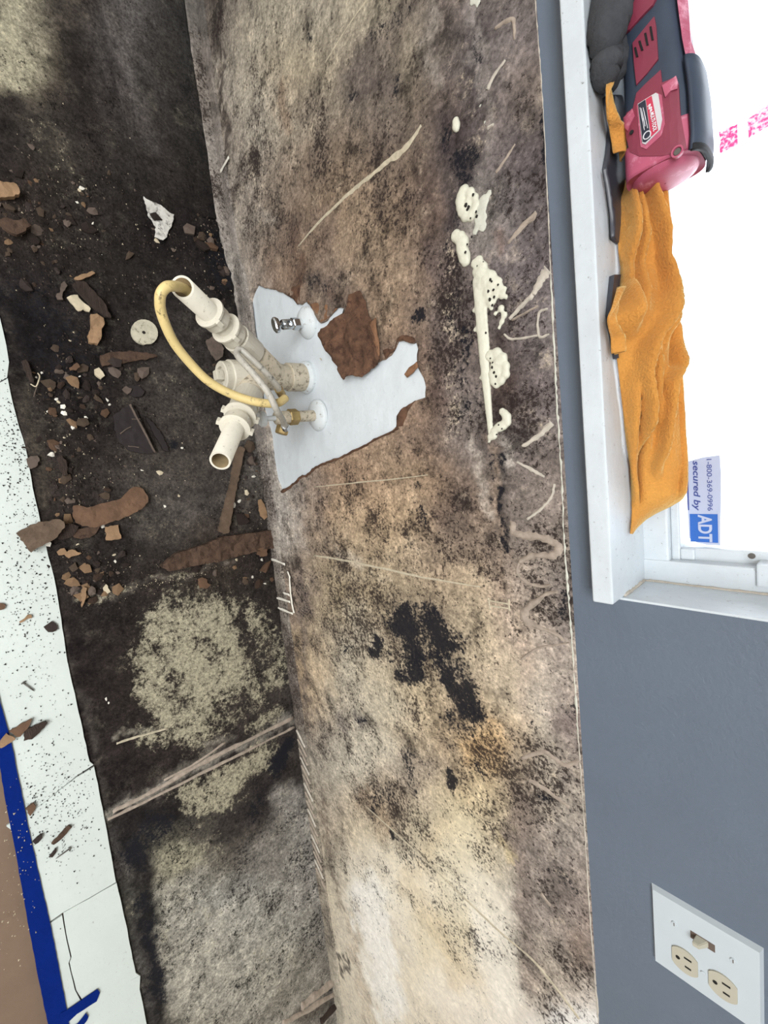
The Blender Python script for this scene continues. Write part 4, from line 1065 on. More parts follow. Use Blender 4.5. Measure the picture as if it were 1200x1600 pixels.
def tool_text(body, a, b, hpx, material, bold=.02, shear=0):
    A = onY(*a, .004); B = onY(*b, .004); D = onY(a[0] + hpx, a[1] - hpx * .45, .004)
    cu = bpy.data.curves.new('t', 'FONT'); cu.body = body; cu.size = 1; cu.shear = shear; cu.offset = bold
    o = bpy.data.objects.new('t', cu); COL.objects.link(o); bpy.context.view_layer.update()
    me = bpy.data.meshes.new_from_object(o.evaluated_get(bpy.context.evaluated_depsgraph_get())); bpy.data.objects.remove(o)
    V = np.array([v.co[:] for v in me.vertices]); F = [list(p.vertices) for p in me.polygons]; bpy.data.meshes.remove(me)
    V -= V.min(0); V /= np.maximum(V.max(0), 1e-6)
    out = []
    for x, y, _ in V:
        p = A + (B - A) * x + (D - A) * y; out.append((p.x, tool_front(p.x, p.z, .0049), p.z))
    return mesh('lettering', out, F, material, tool)


tool_text('MULTI-TOOL', (1017.6, 180), (1023, 209), 6.2, M['label_text'], .03)
for k, (a, b) in enumerate((((1002, 171), (1009, 206)), ((1004, 172), (1010, 200)), ((1007, 171), (1014, 203)))):
    V, F = ribbon_geo([Vector((p.x, tool_front(p.x, p.z, .0044), p.z)) for p in (onY(a[0] + (b[0] - a[0]) * q / 8, a[1] + (b[1] - a[1]) * q / 8, .004) for q in range(9))], .0004, .0002, (0, -1, 0), .5)
    mesh('print_line', V, F, M['label_text'], tool)
sq = [onY(u, v, .004) for u, v in ((1014, 170), (1018, 166), (1016, 174), (1020, 170), (1018, 178), (1021, 174))]
V, F = ribbon_geo([Vector((p.x, tool_front(p.x, p.z, .0046), p.z)) for p in spline(sq, 4)], .0006, .0003, (0, -1, 0), .2)
mesh('script_mark', V, F, M['label_text'], tool)
c = onY(1013, 214, .004); ring = [Vector((c.x + .0035 * math.cos(q), 0, c.z + .0035 * math.sin(q))) for q in np.linspace(0, 2 * math.pi, 17)]
V, F = ribbon_geo([Vector((p.x, tool_front(p.x, p.z, .0046), p.z)) for p in ring], .0006, .0003, (0, -1, 0), .1); mesh('round_mark', V, F, M['label_text'], tool)
tool_shell('top_cover', -.374, -.286, 2.45, .9, .0032, M['tool_black'], 12, 14)
tool_shell('cover_lip', -.290, -.2845, 2.4, .8, .0042, M['tool_dark'], 3, 14)
tool_panel('top_strip', [(1056, -60), (1066, -60), (1070, 0), (1076, 55), (1081, 70), (1080, 84), (1071, 86), (1066, 60), (1058, 0)], M['tool_pink'], .004)
for (u, v) in ((1059, 238), (1008, 203)):
    c = onY(u, v, .003); y = tool_front(c.x, c.z, .004)
    if u > 1020: lathe('screw_boss', (c.x, y, c.z), (0, -1, 0), [(-.003, .0055), (.001, .0055), (.001, .004), (-.001, .0035), (-.001, .0001)], M['tool_pink'], tool, 16); lathe('screw', (c.x, y + .0005, c.z), (0, -1, 0), [(0, .0034), (.0006, .003), (.0006, .0001)], M['nail'], tool, 14)
lathe('side_hole', tuple(Vector((onY(987, 207, .003).x, tool_front(onY(987, 207, .003).x, onY(987, 207, .003).z, .003), onY(987, 207, .003).z))), (0, -1, 0), [(0, .0022), (.0006, .002), (.0006, .0001)], M['tool_dark'], tool, 12)

# black knit glove and black steel bar under the tool
gl = thing('work_glove', 'charcoal knit work glove bunched beside the red power tool', 'glove', onZ(948, 40, SILL + .001))
for path, rr in (([(966, -60), (958, -20), (950, 30), (948, 62), (952, 84)], [.022, .022, .021, .018, .008]), ([(962, 60), (956, 82), (952, 100), (955, 116), (962, 124)], [.010, .015, .016, .013, .005]), ([(975, 40), (968, 80), (964, 110), (968, 130)], [.012, .016, .014, .006])):
    P = spline([onZ(u, v, SILL + .018) for u, v in path], 6); r = np.interp(np.linspace(0, len(path) - 1, len(P)), range(len(path)), rr)
    r = [max(.003, q * (1 + .03 * math.sin(i * 1.7))) for i, q in enumerate(r)]
    P = [Vector((p.x, p.y, SILL + max(.004, q * .92))) for p, q in zip(P, r)]
    tube('finger', P, r, M['glove'], gl, 18)
br = thing('black_pry_bar', 'black steel bar poking from under the orange cloth and the tool', 'tool', onZ(960, 360, SILL))
pol = resample([(p.x, p.y) for p in (onZ(u, v, SILL + .004) for u, v in [(946, 150), (954, 200), (946, 262), (950, 285), (956, 330), (958, 372), (968, 380), (990, 360), (990, 250), (970, 150)])], .01)
sheet('blade', pol, .008, lambda x, y, h: (x, y, SILL + .005 + h), (0, 0, -.0045), M['black_metal'], br, lambda V: np.array([.001 * math.sin(a * 90) for a, b in V]), (), True)
V, F = ribbon_geo(spline([onZ(u, v, SILL + .006) for u, v in ((944, 262), (950, 298), (955, 335), (957, 372))], 5), .002, .003, (0, 0, 1), .1); mesh('rim', V, F, M['black_metal'], br, True)
pol = resample([(p.x, p.y) for p in (onZ(u, v, SILL + .004) for u, v in [(957, 430), (953, 470), (951, 492), (956, 520), (963, 560), (980, 560), (985, 430)])], .01)
sheet('handle_end', pol, .008, lambda x, y, h: (x, y, SILL + .006), (0, 0, -.0055), M['black_metal'], br)

# ================================================================== OUTLET
ox, oz = .598, .9335
ol = thing('wall_outlet', 'white two gang plate with a toggle switch and an ivory duplex receptacle', 'outlet', (ox + .058, 0, oz))
bmq = box_bm((ox, -.0075, oz), (ox + .116, -.0005, oz + .114), 0)
for v in bmq.verts:
    if v.co.y < -.004: v.co.x += .003 * (1 if v.co.x < ox + .05 else -1); v.co.z += .003 * (1 if v.co.z < oz + .05 else -1)
from_bm('plate', bmq, M['outlet_plate'], ol)
sx, rx = ox + .035, ox + .081; zm = oz + .057
for z in (zm - .030, zm + .030): lathe('screw', (sx, -.0075, z), (0, -1, 0), [(0, .0036), (.0012, .003), (.0014, .0001)], M['outlet_plate'], ol, 14); box('screw_slot', (sx - .0022, -.0093, z - .0004), (sx + .0022, -.0086, z + .0004), M['chip_grey'], ol)
lathe('screw', (rx, -.0075, zm), (0, -1, 0), [(0, .003), (.0012, .0026), (.0014, .0001)], M['outlet_plate'], ol, 14)
box('switch_slot', (sx - .0052, -.0079, zm - .0125), (sx + .0052, -.0070, zm + .0125), M['chip_grey'], ol)
tg = bmesh.new(); bmesh.ops.create_cube(tg, size=1)
for v in tg.verts:
    tip = v.co.y < 0
    v.co = Vector((sx + v.co.x * (.006 if tip else .009), -.008 + (-.011 if tip else .001), zm + v.co.z * (.007 if tip else .013) + (-.005 if tip else 0)))
bmesh.ops.bevel(tg, geom=tg.edges[:], offset=.0008, segments=2, affect='EDGES')
from_bm('toggle', tg, M['outlet_ivory'], ol)
for z in (zm - .0195, zm + .0195):
    pts = []
    for q in np.linspace(0, 2 * math.pi, 40, endpoint=False):
        a, b = .0172 * math.cos(q), .0172 * math.sin(q); pts.append((rx + a, z + max(-.0140, min(.0140, b))))
    rc, _ = sheet('receptacle', pts, None, lambda x, zz, h: (x, -.0092, zz), (0, .003, 0), M['outlet_ivory'], ol)
    for dx, hh in ((-.0063, .0040), (.0063, .0033)): box('slot', (rx + dx - .0011, -.0097, z + .0035 - hh), (rx + dx + .0011, -.0090, z + .0035 + hh), M['slot'], rc)
    lathe('ground_hole', (rx, -.0090, z - .0075), (0, -1, 0), [(0, .0026), (.0006, .0024), (.0006, .0001)], M['slot'], rc, 14)

# ================================================================== PLUMBING
WALLP = onY(478, 590)
BZ = .25
CAPP = onZ(342, 587, BZ)
dr = thing('drain_fitting', 'dirty white plastic double drain fitting with two open pipes coming out of the white patch', 'drain', WALLP)
ax = (CAPP - WALLP); LB = ax.length; ax.normalize()
lathe('wall_flange', WALLP, ax, [(-.004, .037), (.004, .037), (.012, .033), (.012, .001)], M['paint_metal'], dr, 30)
lathe('hub', WALLP, ax, [(.006, .0315), (.050, .0315), (.052, .030), (.052, .001)], M['pvc_dirty'], dr, 30, False)
lathe('wye_body', WALLP, ax, [(.048, .0275), (.085, .029), (.165, .029), (LB - .075, .029), (LB - .07, .001)], M['pvc_dirty'], dr, 30, False)
lathe('cleanout_hub', WALLP, ax, [(LB - .085, .027), (LB - .085, .0325), (LB - .022, .0325), (LB - .02, .031), (LB - .02, .001)], M['pvc'], dr, 30, False)
lathe('cleanout_cap', WALLP, ax, [(LB - .024, .029), (LB - .006, .029), (LB - .004, .027), (LB - .004, .018), (LB - .010, .017), (LB - .010, .001)], M['pvc'], dr, 30, False)
q0 = WALLP + ax * (LB - .008); box('cap_lug', (q0.x - .010, q0.y - .016, q0.z - .010), (q0.x + .010, q0.y, q0.z + .010), M['pvc'], dr, .002)


def branch(base, end, tr, stops, cut_to, lug_phase):
    d = (end - base); L = d.length; d.normalize()
    bw = base
    lathe('branch_arm', bw, d, [(-.015, .0255), (stops[0], .0255), (stops[0], .001)], M['pvc_dirty'], dr, 28, True)
    lathe('branch_socket', bw, d, [(stops[0] - .004, .0001), (stops[0] - .004, .0275), (stops[1], .0275), (stops[1], .001)], M['pvc'], dr, 28, False)
    up = Vector((0, 0, 1)); e1 = d.cross(up).normalized(); e2 = d.cross(e1)
    for (a, b, r) in stops[2]:
        nut = lathe('slip_nut', bw, d, [(a, .001), (a, r - .002), (a + .004, r), (b - .006, r), (b - .005, r + .003), (b - .001, r + .003), (b, r - .002), (b, tr)], M['pvc'], dr, 32, False)
        for k in range(2):
            q = lug_phase + math.pi * k; o = e1 * math.cos(q) + e2 * math.sin(q); s_ = e1 * -math.sin(q) + e2 * math.cos(q)
            c = bw + d * (b - .006) + o * (r + .003)
            vs_ = [c + d * (.006 * i) + o * (.005 * j) + s_ * (.004 * k2) for i in (-1, 1) for j in (-1, 1) for k2 in (-1, 1)]
            mesh('lug', vs_, [(0, 1, 3, 2), (4, 6, 7, 5), (0, 4, 5, 1), (2, 3, 7, 6), (0, 2, 6, 4), (1, 5, 7, 3)], M['pvc'], nut)
    # the tail pipe, sawn at a slant, with its bore open
    n = 32; V = []; F = []
    cd_ = Vector(cut_to).normalized()
    for ring, (r, t) in enumerate(((tr, stops[1] - .01), (tr, L), (tr - .0035, L), (tr - .0035, L - .11))):
        for k in range(n):
            q = 2 * math.pi * k / n; p = bw + (e1 * math.cos(q) + e2 * math.sin(q)) * r + d * t
            if ring in (1, 2):      # slide along d onto the sawn plane through the end centre
                p = p + d * ((end - p).dot(cd_) / d.dot(cd_))
            V.append(p)
    for i in range(2):
        for k in range(n): F.append((i * n + k, i * n + (k + 1) % n, (i + 1) * n + (k + 1) % n, (i + 1) * n + k))
    pipe = mesh('tail_pipe', V, F, M['pvc'], dr, False)
    for p in pipe.data.polygons: p.use_smooth = p.index < n
    V2 = V[2 * n:]; F2 = [(k, (k + 1) % n, n + (k + 1) % n, n + k) for k in range(n)] + [tuple(n + k for k in range(n))]
    mesh('bore', V2, F2, M['pvc_in'], pipe, True)
    return d


UB = WALLP + ax * .075; UE = far(285, 449, .665)
LB_ = WALLP + ax * .125; LE_ = far(344, 720, .70)
toC = lambda p: (Vector(CAM) - p).normalized()
dU = (UE - UB).normalized(); dL = (LE_ - LB_).normalized()
Lu, Ll = (UE - UB).length, (LE_ - LB_).length
branch(UB, UE, .0178, (.105, .155, [(.158, .188, .0258), (.205, .233, .0245)]), dU * .6 + toC(UE) * .4, .9)
branch(LB_, LE_, .0172, (.085, .122, [(.128, .160, .0270), (.172, .200, .0250)]), dL * .8 + toC(LE_) * .2, .5)

hs_ = thing('drain_hose', 'yellowed rubber hose looping out of the upper open drain pipe', 'hose', far(420, 630, .84))
HP = [UE - dU * .05 + Vector((0.003, 0, 0)), UE - dU * .012 + Vector((-.004, 0, -.002)), far(268, 447, .640), far(256, 452, .632), far(250, 466, .634), far(253, 492, .650), far(270, 532, .680), far(295, 565, .71), far(325, 595, .735), far(360, 615, .755), far(400, 628, .772), far(432, 630, .79), far(446, 622, .81)]
tube('hose_body', spline(HP, 8), .0078, M['hose'], hs_, 16)
sp_ = thing('supply_hose', 'grey braided supply hose bent in a loop across the drain fitting', 'hose', far(440, 660, .87))
SP = [far(446, 668, .865), far(441, 655, .81), far(432, 640, .765), far(418, 612, .748), far(395, 583, .742), far(377, 563, .748), far(370, 552, .76), far(376, 546, .768), far(392, 560, .775), far(415, 582, .790), far(432, 602, .812), far(437, 611, .83)]
tube('hose_body', spline(SP, 8), .0060, M['braid'], sp_, 14)
ferr = SP[0]; lathe('ferrule', ferr, SP[1] - SP[0], [(-.006, .001), (-.006, .008), (.016, .008), (.016, .001)], M['chrome'], sp_, 18)
lathe('end_fitting', SP[-1], SP[-1] - SP[-2], [(-.006, .001), (-.006, .0085), (.012, .0085), (.012, .001)], M['brass'], sp_, 18)

# stop valves
V1 = onY(480, 505); T1 = onZ(430, 508, V1.z); a1 = (T1 - V1).normalized()
v1 = thing('shutoff_valve', 'chrome stop valve with a white wall flange at the top of the white patch', 'valve', V1)
lathe('escutcheon', V1, a1, [(-.003, .035), (.002, .035), (.008, .030), (.016, .014), (.016, .001)], M['paint_metal'], v1, 32, True)
lathe('stub', V1, a1, [(.01, .0095), (.03, .0095)], M['paint_metal'], v1, 18, True)
lathe('compression_nut', V1, a1, [(.026, .001), (.026, .0135), (.040, .0135), (.042, .012), (.042, .001)], M['chrome'], v1, 6)
lathe('valve_body', V1, a1, [(.040, .0105), (.066, .0105), (.068, .009), (.068, .001)], M['chrome'], v1, 22, True)
up_ = (toC(V1 + a1 * .052) * .8 + Vector((0, 0, 1)) * .6).normalized()
lathe('outlet_port', V1 + a1 * .052, up_, [(.004, .0085), (.018, .0085), (.018, .0058), (.008, .0056), (.008, .0002)], M['chrome'], v1, 20)
lathe('stem', V1, a1, [(.066, .005), (.078, .005)], M['chrome'], v1, 12, True)
hp = V1 + a1 * .080
V = []; F = []
e1 = a1.cross(Vector((0, 0, 1))).normalized(); e2 = e1.cross(a1)
for t, sc_ in ((-.004, .9), (0, 1), (.005, 1), (.008, .8)):
    for k in range(20):
        q = 2 * math.pi * k / 20; V.append(hp + a1 * t + (e1 * math.cos(q) * .0165 + e2 * math.sin(q) * .0095) * sc_)
for i in range(3):
    for k in range(20): F.append((i * 20 + k, i * 20 + (k + 1) % 20, (i + 1) * 20 + (k + 1) % 20, (i + 1) * 20 + k))
F += [tuple(range(19, -1, -1)), tuple(60 + k for k in range(20))]
mesh('oval_handle', V, F, M['chrome'], v1, False)

V2_ = onY(496, 649); T2 = onZ(405, 655, V2_.z); a2 = (T2 - V2_).normalized()
v2 = thing('shutoff_valve', 'mouldy stop valve with an oval white handle below the drain fitting', 'valve', V2_)
lathe('escutcheon', V2_, a2, [(-.003, .036), (.002, .036), (.007, .031), (.012, .014), (.012, .001)], M['paint_metal'], v2, 32, True)
lathe('stub', V2_, a2, [(.008, .0125), (.060, .0125)], M['pvc_dirty'], v2, 20, True)
lathe('compression_nut', V2_, a2, [(.056, .001), (.056, .018), (.076, .018), (.078, .016), (.078, .001)], M['brass'], v2, 6)
lathe('valve_body', V2_, a2, [(.074, .0145), (.108, .0145), (.11, .012), (.11, .001)], M['pvc_dirty'], v2, 22, True)
dn = Vector((.85, -.3, -.15)).normalized()
lathe('outlet_nut', V2_ + a2 * .085, dn, [(.008, .011), (.020, .011), (.020, .0145), (.036, .0145), (.038, .012), (.038, .001)], M['brass'], v2, 8)
lathe('stem', V2_, a2, [(.106, .0055), (.135, .0055)], M['paint_metal'], v2, 12, True)
hp = V2_ + a2 * .138; e1 = a2.cross(Vector((0, 0, 1))).normalized(); e2 = e1.cross(a2)
V = []; F = []
for t, sc_ in ((-.004, .9), (0, 1), (.006, 1), (.009, .85)):
    for k in range(20):
        q = 2 * math.pi * k / 20; V.append(hp + a2 * t + (e1 * math.cos(q) * .017 + e2 * math.sin(q) * .012) * sc_)
for i in range(3):
    for k in range(20): F.append((i * 20 + k, i * 20 + (k + 1) % 20, (i + 1) * 20 + (k + 1) % 20, (i + 1) * 20 + k))
F += [tuple(range(19, -1, -1)), tuple(60 + k for k in range(20))]
mesh('oval_handle', V, F, M['paint_metal'], v2, False)

# ================================================================== CURED FOAM ON THE WALL


def foam(name, label, lumps, pits=(), material='foam', flat=.62, smear=()):
    """lumps: (column, row, radius in image pixels) merged into one body"""
    cx = onY(lumps[0][0], lumps[0][1])
    th = thing(name, label, 'foam', (cx.x, 0, cx.z))
    bm = bmesh.new()
    for (u, v, r) in lumps:
        c = onY(u, v, -.002); rr = (onY(u + r, v) - onY(u, v)).length * .5 + (onY(u, v + r) - onY(u, v)).length * .5
        ret = bmesh.ops.create_icosphere(bm, subdivisions=3, radius=1)
        for q in ret['verts']:
            n_ = 1 + .12 * noise.noise(q.co * 2 + Vector((u, v, 0)))
            q.co = Vector((q.co.x * rr * n_, q.co.y * rr * flat * n_, q.co.z * rr * n_)) + c
    o = from_bm('foam_body', bm, M[material], th, True)
    rm = o.modifiers.new('merge', 'REMESH'); rm.mode = 'VOXEL'; rm.voxel_size = .0016; rm.use_smooth_shade = True
    sm = o.modifiers.new('soft', 'SMOOTH'); sm.factor = .5; sm.iterations = 7
    for (u, v, r) in pits:
        best = max(((rr_ - math.hypot(u - a, v - b)), a, b, rr_) for a, b, rr_ in lumps)
        a, b, rr_ = best[1:]; k = max(0.05, 1 - ((u - a) ** 2 + (v - b) ** 2) / (rr_ * rr_))
        rw = (onY(a + rr_, b) - onY(a, b)).length; y = -.002 - rw * flat * math.sqrt(k)
        c = onY(u, v, y); r0 = (onY(u + r, v) - onY(u, v)).length
        b2 = bmesh.new(); bmesh.ops.create_icosphere(b2, subdivisions=1, radius=1)
        for q in b2.verts: q.co = Vector((q.co.x * r0 * random.uniform(.8, 1.4), q.co.y * r0 * .5, q.co.z * r0 * random.uniform(.8, 1.3))) + c
        from_bm('pit', b2, M['pit'], th, True)
    return th


foam('foam_blob', 'curled ring of cured foam, uppermost large blob on the wall seam', [(725, 299, 9), (722, 306, 9), (720, 314, 9), (721, 322, 9), (723, 330, 9), (728, 337, 9), (736, 337, 8), (741, 330, 7), (744, 320, 7), (742, 310, 7), (735, 302, 8), (732, 318, 8)], [(739, 304, 1.8), (728, 320, 2.4), (732, 324, 2.2), (730, 328, 1.8), (745, 338, 2), (744, 331, 1.5), (735, 341, 1.2)])
foam('foam_blob', 'small round drip of white foam above the foam ring', [(712, 190, 6), (713, 197, 7), (714, 201, 5)], [(712, 183, 1.2)])
foam('foam_blob', 'smooth glossy blob of foam just below the foam ring', [(713, 369, 9), (719, 373, 10), (723, 380, 11), (722, 388, 10), (724, 395, 10), (726, 402, 10), (728, 408, 8)], [(730, 382, 1.5), (727, 394, 1.6)])
foam('foam_smear', 'flat grey smear of foam between the ring and the smooth blob', [(750, 340, 11), (752, 326, 11), (756, 314, 10), (764, 302, 6), (747, 352, 8), (742, 362, 6), (755, 340, 8), (754, 354, 8)], [(737, 370, 1.5)], 'foam_grey', .16)
foam('foam_strip', 'long trimmed strip of foam running along the wall seam, pitted at its wide end', [(764, 434, 11), (772, 441, 10), (780, 450, 8), (774, 462, 7), (752, 428, 12), (760, 438, 12), (752, 444, 11), (768, 446, 10), (762, 458, 9), (776, 456, 8), (766, 472, 8), (785, 462, 6), (742, 412, 7), (748, 408, 8), (754, 418, 9), (760, 428, 8), (745, 425, 8), (770, 430, 7), (780, 440, 6), (788, 452, 5), (791, 464, 4)]
     + [(746 + (v - 440) * .088, v, 8.5 - 3.5 * max(0, (v - 560) / 120)) for v in range(440, 686, 6)] + [(753 + (v - 440) * .07, v, 6) for v in range(446, 560, 7)]
     + [(770, 448, 5), (766, 462, 5), (772, 472, 4), (768, 482, 4), (774, 490, 4), (783, 482, 6), (788, 492, 6), (784, 503, 5), (780, 512, 3.5), (741, 485, 4), (743, 515, 4), (752, 590, 4)],
     [(746, 416, 1.8), (755, 410, 1.6), (766, 437, 2), (760, 450, 2.5), (763, 455, 2), (771, 453, 2), (765, 468, 2.2), (772, 464, 2), (769, 477, 1.8), (775, 482, 1.6), (764, 489, 2), (790, 486, 2), (768, 440, 1.5), (778, 445, 1.6), (759, 520, 1.5), (738, 441, 2)], flat=.55)
foam('foam_blob', 'fat curled blob of foam on the right of the long foam strip', [(766, 556, 9), (776, 552, 9), (785, 560, 9), (790, 573, 8), (790, 585, 8), (783, 594, 8), (776, 600, 7), (780, 566, 10), (778, 580, 9), (772, 595, 8), (770, 585, 8), (774, 572, 9)], [(769, 574, 2), (772, 582, 2.2), (770, 567, 1.5), (775, 588, 2), (766, 560, 1.2), (774, 600, 1.5)])
foam('foam_blob', 'hooked tail of foam, lowest on the wall seam', [(785, 643, 6), (789, 647, 7), (792, 652, 8), (792, 659, 8), (787, 664, 8), (781, 667, 8), (778, 668, 7), (772, 674, 7), (767, 682, 6), (764, 690, 3), (772, 681, 6)], [(779, 664, 1.4), (776, 679, 1.3), (784, 670, 1.2)])
foam('foam_smear', 'thin smear of old sealant above the foam on the wall seam', [(745, 140, 4), (750, 165, 5), (757, 190, 5), (756, 215, 4)], [], 'foam_grey', .1)
foam('foam_smear', 'white caulk scrap near the top of the wall by the window', [(740, -2, 8), (746, 4, 6)], [], 'foam_grey', .2)

# ================================================================== WHITE SHEETS AND TAPE
EDGE = [(-20, 410), (0, 497), (10, 540), (14, 566), (12, 592), (16, 612), (24, 645), (30, 668), (40, 700), (51, 762), (63, 815), (75, 868), (84, 900), (93, 952), (105, 1035), (120, 1100), (140, 1190), (160, 1262), (178, 1362), (196, 1440), (212, 1520), (218, 1545), (229, 1600), (246, 1680), (441, 2600)]
TAPE_IN = [(-12, 1050), (1, 1100), (16, 1152), (48, 1310), (80, 1450), (104, 1576), (122, 1680), (319, 2600)]


def edge_u(v): return float(np.interp(v, [e[1] for e in EDGE], [e[0] for e in EDGE]))


def tape_u(v): return float(np.interp(v, [e[1] for e in TAPE_IN], [e[0] for e in TAPE_IN]))


ZS = ZF + .005


def floor_sheet(label, top, bottom, dz=0.0, left=None, y_out=-.69):
    """a sheet between two seams (each: outer point, edge point)"""
    P = []
    (tu, tv), (bu, bv) = top[-1], bottom[-1]
    for (u, v) in top: P.append(onZ(u, v, ZS))
    for e in EDGE:
        if tv + 3 < e[1] < bv - 3: P.append(onZ(e[0], e[1], ZS))
    for (u, v) in reversed(bottom): P.append(onZ(u, v, ZS))
    poly = [(p.x, p.y) for p in P]
    if left is None:
        va, vb = top[0][1] + 20, bottom[0][1] + 20
        poly += [(p.x, p.y) for p in (onZ(1 + (v - 1100) * .2145 - 9, v, ZS) for v in (vb, (va + vb) / 2, va))]
    else: poly += [(p.x, p.y) for p in (onZ(u, v, ZS) for u, v in reversed(left))]
    pol = resample(poly, .02, .0006)
    c = np.mean(pol, 0)
    o, _ = sheet('white_sheet', pol, .03, lambda x, y, h: (x, y, ZS + dz + h), (0, 0, -.004), M['sheet'], None, lambda V: np.array([.0009 * fb(a * 8, b * 8, dz * 1000) for a, b in V]), (), False, (c[0], c[1], ZS))
    tag(o, label, 'sheet')
    return o


x0 = onZ(-20, 410, ZS)
floor_sheet('white floor sheet at the top left corner, torn and curled at its end', [(-60, 300), (-30, 380)], [(-60, 600), (0, 596), (11, 590)], .001)
floor_sheet('white floor sheet with a dense sprinkle of black specks beside the dark wood block', [(-60, 604), (0, 598), (12, 591)], [(-40, 1082), (0, 1062), (55, 1052), (106, 1038)], .0005)
floor_sheet('white floor sheet with a bent nail and torn brown flakes on it', [(-40, 1081), (0, 1061), (55, 1051), (106, 1036)], [(10, 1290), (66, 1256), (95, 1232), (120, 1212), (146, 1195)], 0)
floor_sheet('grubby white floor sheet between the long crack and the straight seam', [(10, 1291), (66, 1256.5), (95, 1233), (120, 1214), (147, 1198)], [(60, 1452), (99, 1425), (140, 1402), (181, 1378)], .0008)
floor_sheet('clean white floor sheet with a straight cut corner', [(99, 1425.5), (140, 1403), (182, 1379)], [(130, 1564), (160, 1553), (190, 1538), (218, 1524)], .0016, [(99, 1428), (106, 1470), (112, 1495), (109, 1504), (119, 1546), (130, 1564)])
floor_sheet('narrow white sheet strip squeezed between the blue tape and the clean sheet', [(60, 1455), (97, 1429)], [(90, 1580), (128, 1566)], .0004, None) if False else None
nar = resample([(p.x, p.y) for p in (onZ(u, v, ZS) for u, v in [(60, 1455), (97, 1430), (104, 1470), (110, 1496), (107, 1505), (117, 1547), (127, 1566), (92, 1586)])], .02, .0005)
c = np.mean(nar, 0); o, _ = sheet('white_sheet', nar, .03, lambda x, y, h: (x, y, ZS + .0004), (0, 0, -.004), M['sheet'], None, None, (), False, (c[0], c[1], ZS)); tag(o, 'narrow white sheet strip squeezed between the blue tape and the clean sheet', 'sheet')
floor_sheet('white floor sheet at the bottom edge beyond the short blue tape', [(124, 1568), (160, 1553), (190, 1538), (219, 1524)], [(320, 2600), (441, 2600)], .0012)

ZT = ZS + .0035
for label, px in (('long strip of blue painter tape along the outer edge of the white sheets', [(-40, 1060), (-12, 1050), (1, 1100), (16, 1152), (48, 1310), (80, 1450), (104, 1576), (122, 1680), (319, 2600), (287, 2600), (90, 1680), (75, 1600), (60, 1530), (45, 1450), (22, 1320), (10, 1260), (0, 1200), (-25, 1090)]),
                  ('short torn piece of blue painter tape crossing the end of the long strip', [(95, 1582), (104, 1578), (152, 1545), (156, 1550), (151, 1564), (120, 1584), (106, 1597), (92, 1602)]),
                  ('last scrap of blue painter tape at the bottom edge of the picture', [(110, 1606), (120, 1600), (128, 1590), (134, 1582), (138, 1588), (136, 1594), (126, 1606), (112, 1616)])):
    dzt = .0 if label.startswith('long') else .0012
    pol = resample([(p.x, p.y) for p in (onZ(u, v, ZT) for u, v in px)], .012, .0005); c = np.mean(pol, 0)
    o, _ = sheet('painters_tape', pol, .02, lambda x, y, h: (x, y, ZT + dzt + h), (0, 0, -.0006), M['tape'], None, lambda V: np.array([.0003 * fb(a * 30, b * 30, 2) for a, b in V]), (), False, (c[0], c[1], ZT)); tag(o, label, 'tape')

# ================================================================== DEBRIS


def slab(name, label, cat, px, thick, material, lift=0.0, bumpy=.0, tilt=(0, 0), parts=None, jit=.0012, step=.008, z=None):
    P = [onZ(u, v, ZF + .006) for u, v in px]; pol = resample([(p.x, p.y) for p in P], .005, jit * 1.3)
    c = np.mean(pol, 0)
    zb = z if z is not None else (.6 * max(hgt(q[0], q[1]) for q in pol[::4]) + .4 * hgt(c[0], c[1]) if c[1] > -.515 else ZS + .002)
    f = lambda x, y, h: (x, y, zb + thick + lift + h + tilt[0] * (x - c[0]) + tilt[1] * (y - c[1]))
    o, _ = sheet(name, pol, step if bumpy else None, f, (0, 0, -thick), M[material], None, (lambda V: np.array([bumpy * fb(a * 40, b * 40, thick * 99) for a, b in V])) if bumpy else None, (), False, (c[0], c[1], zb))
    return tag(o, label, cat)


slab('paper_scrap', 'torn white scrap spotted grey, lying below the smooth floor panel', 'scrap', [(224, 307), (232, 314), (250, 322), (263, 334), (271, 337), (268, 350), (260, 372), (254, 377), (241, 371), (243, 356), (232, 341), (228, 325)], .002, 'scrap', .004, .003, (.0, .06))
d_ = slab('disc', 'round dirty white disc with a dark hole in its middle', 'disc', [(225 + 21 * math.cos(q) + 2 * math.sin(q), 520 + 20 * math.sin(q)) for q in np.linspace(0, 2 * math.pi, 22, endpoint=False) if not 1.25 < q < 1.6], .006, 'disc', .003, .0008, (.02, 0))
c = onZ(225, 519, ZF + .014); hole_ = lathe('hole', (c.x, c.y, d_.location.z + .0098), (0, 0, 1), [(-.004, .004), (.0006, .0036), (.0006, .0001)], M['pit'], None, 14); hole_.parent = d_; hole_.location = -d_.location
slab('wood_strip', 'flat rusty brown strip lying beside the round white disc', 'wood', [(156, 556), (165, 553), (182, 550), (205, 549), (240, 554), (246, 557), (230, 562), (200, 566), (176, 571), (160, 573), (157, 566)], .007, 'wood_rust', .0, .003)
slab('wood_chunk', 'curled tan and brown chunk left of the round white disc', 'wood', [(140, 494), (150, 493), (160, 500), (162, 506), (157, 520), (156, 533), (151, 541), (138, 537), (136, 526), (141, 512)], .012, 'wood_tan', .0, .006, (0, .1))
slab('plaster_chip', 'pale flat chip above the curled tan chunk', 'chip', [(104, 466), (110, 463), (121, 462), (126, 470), (134, 477), (141, 484), (139, 489), (129, 485), (122, 488), (113, 477)], .005, 'chip_pale', .003, .002, (.1, 0))
slab('lath', 'dark narrow lath leaning above the pale flat chip', 'wood', [(112, 449), (117, 441), (130, 443), (146, 458), (165, 482), (172, 500), (162, 498), (142, 482), (124, 463)], .010, 'wood_dark', .002, .002, (.05, -.04))
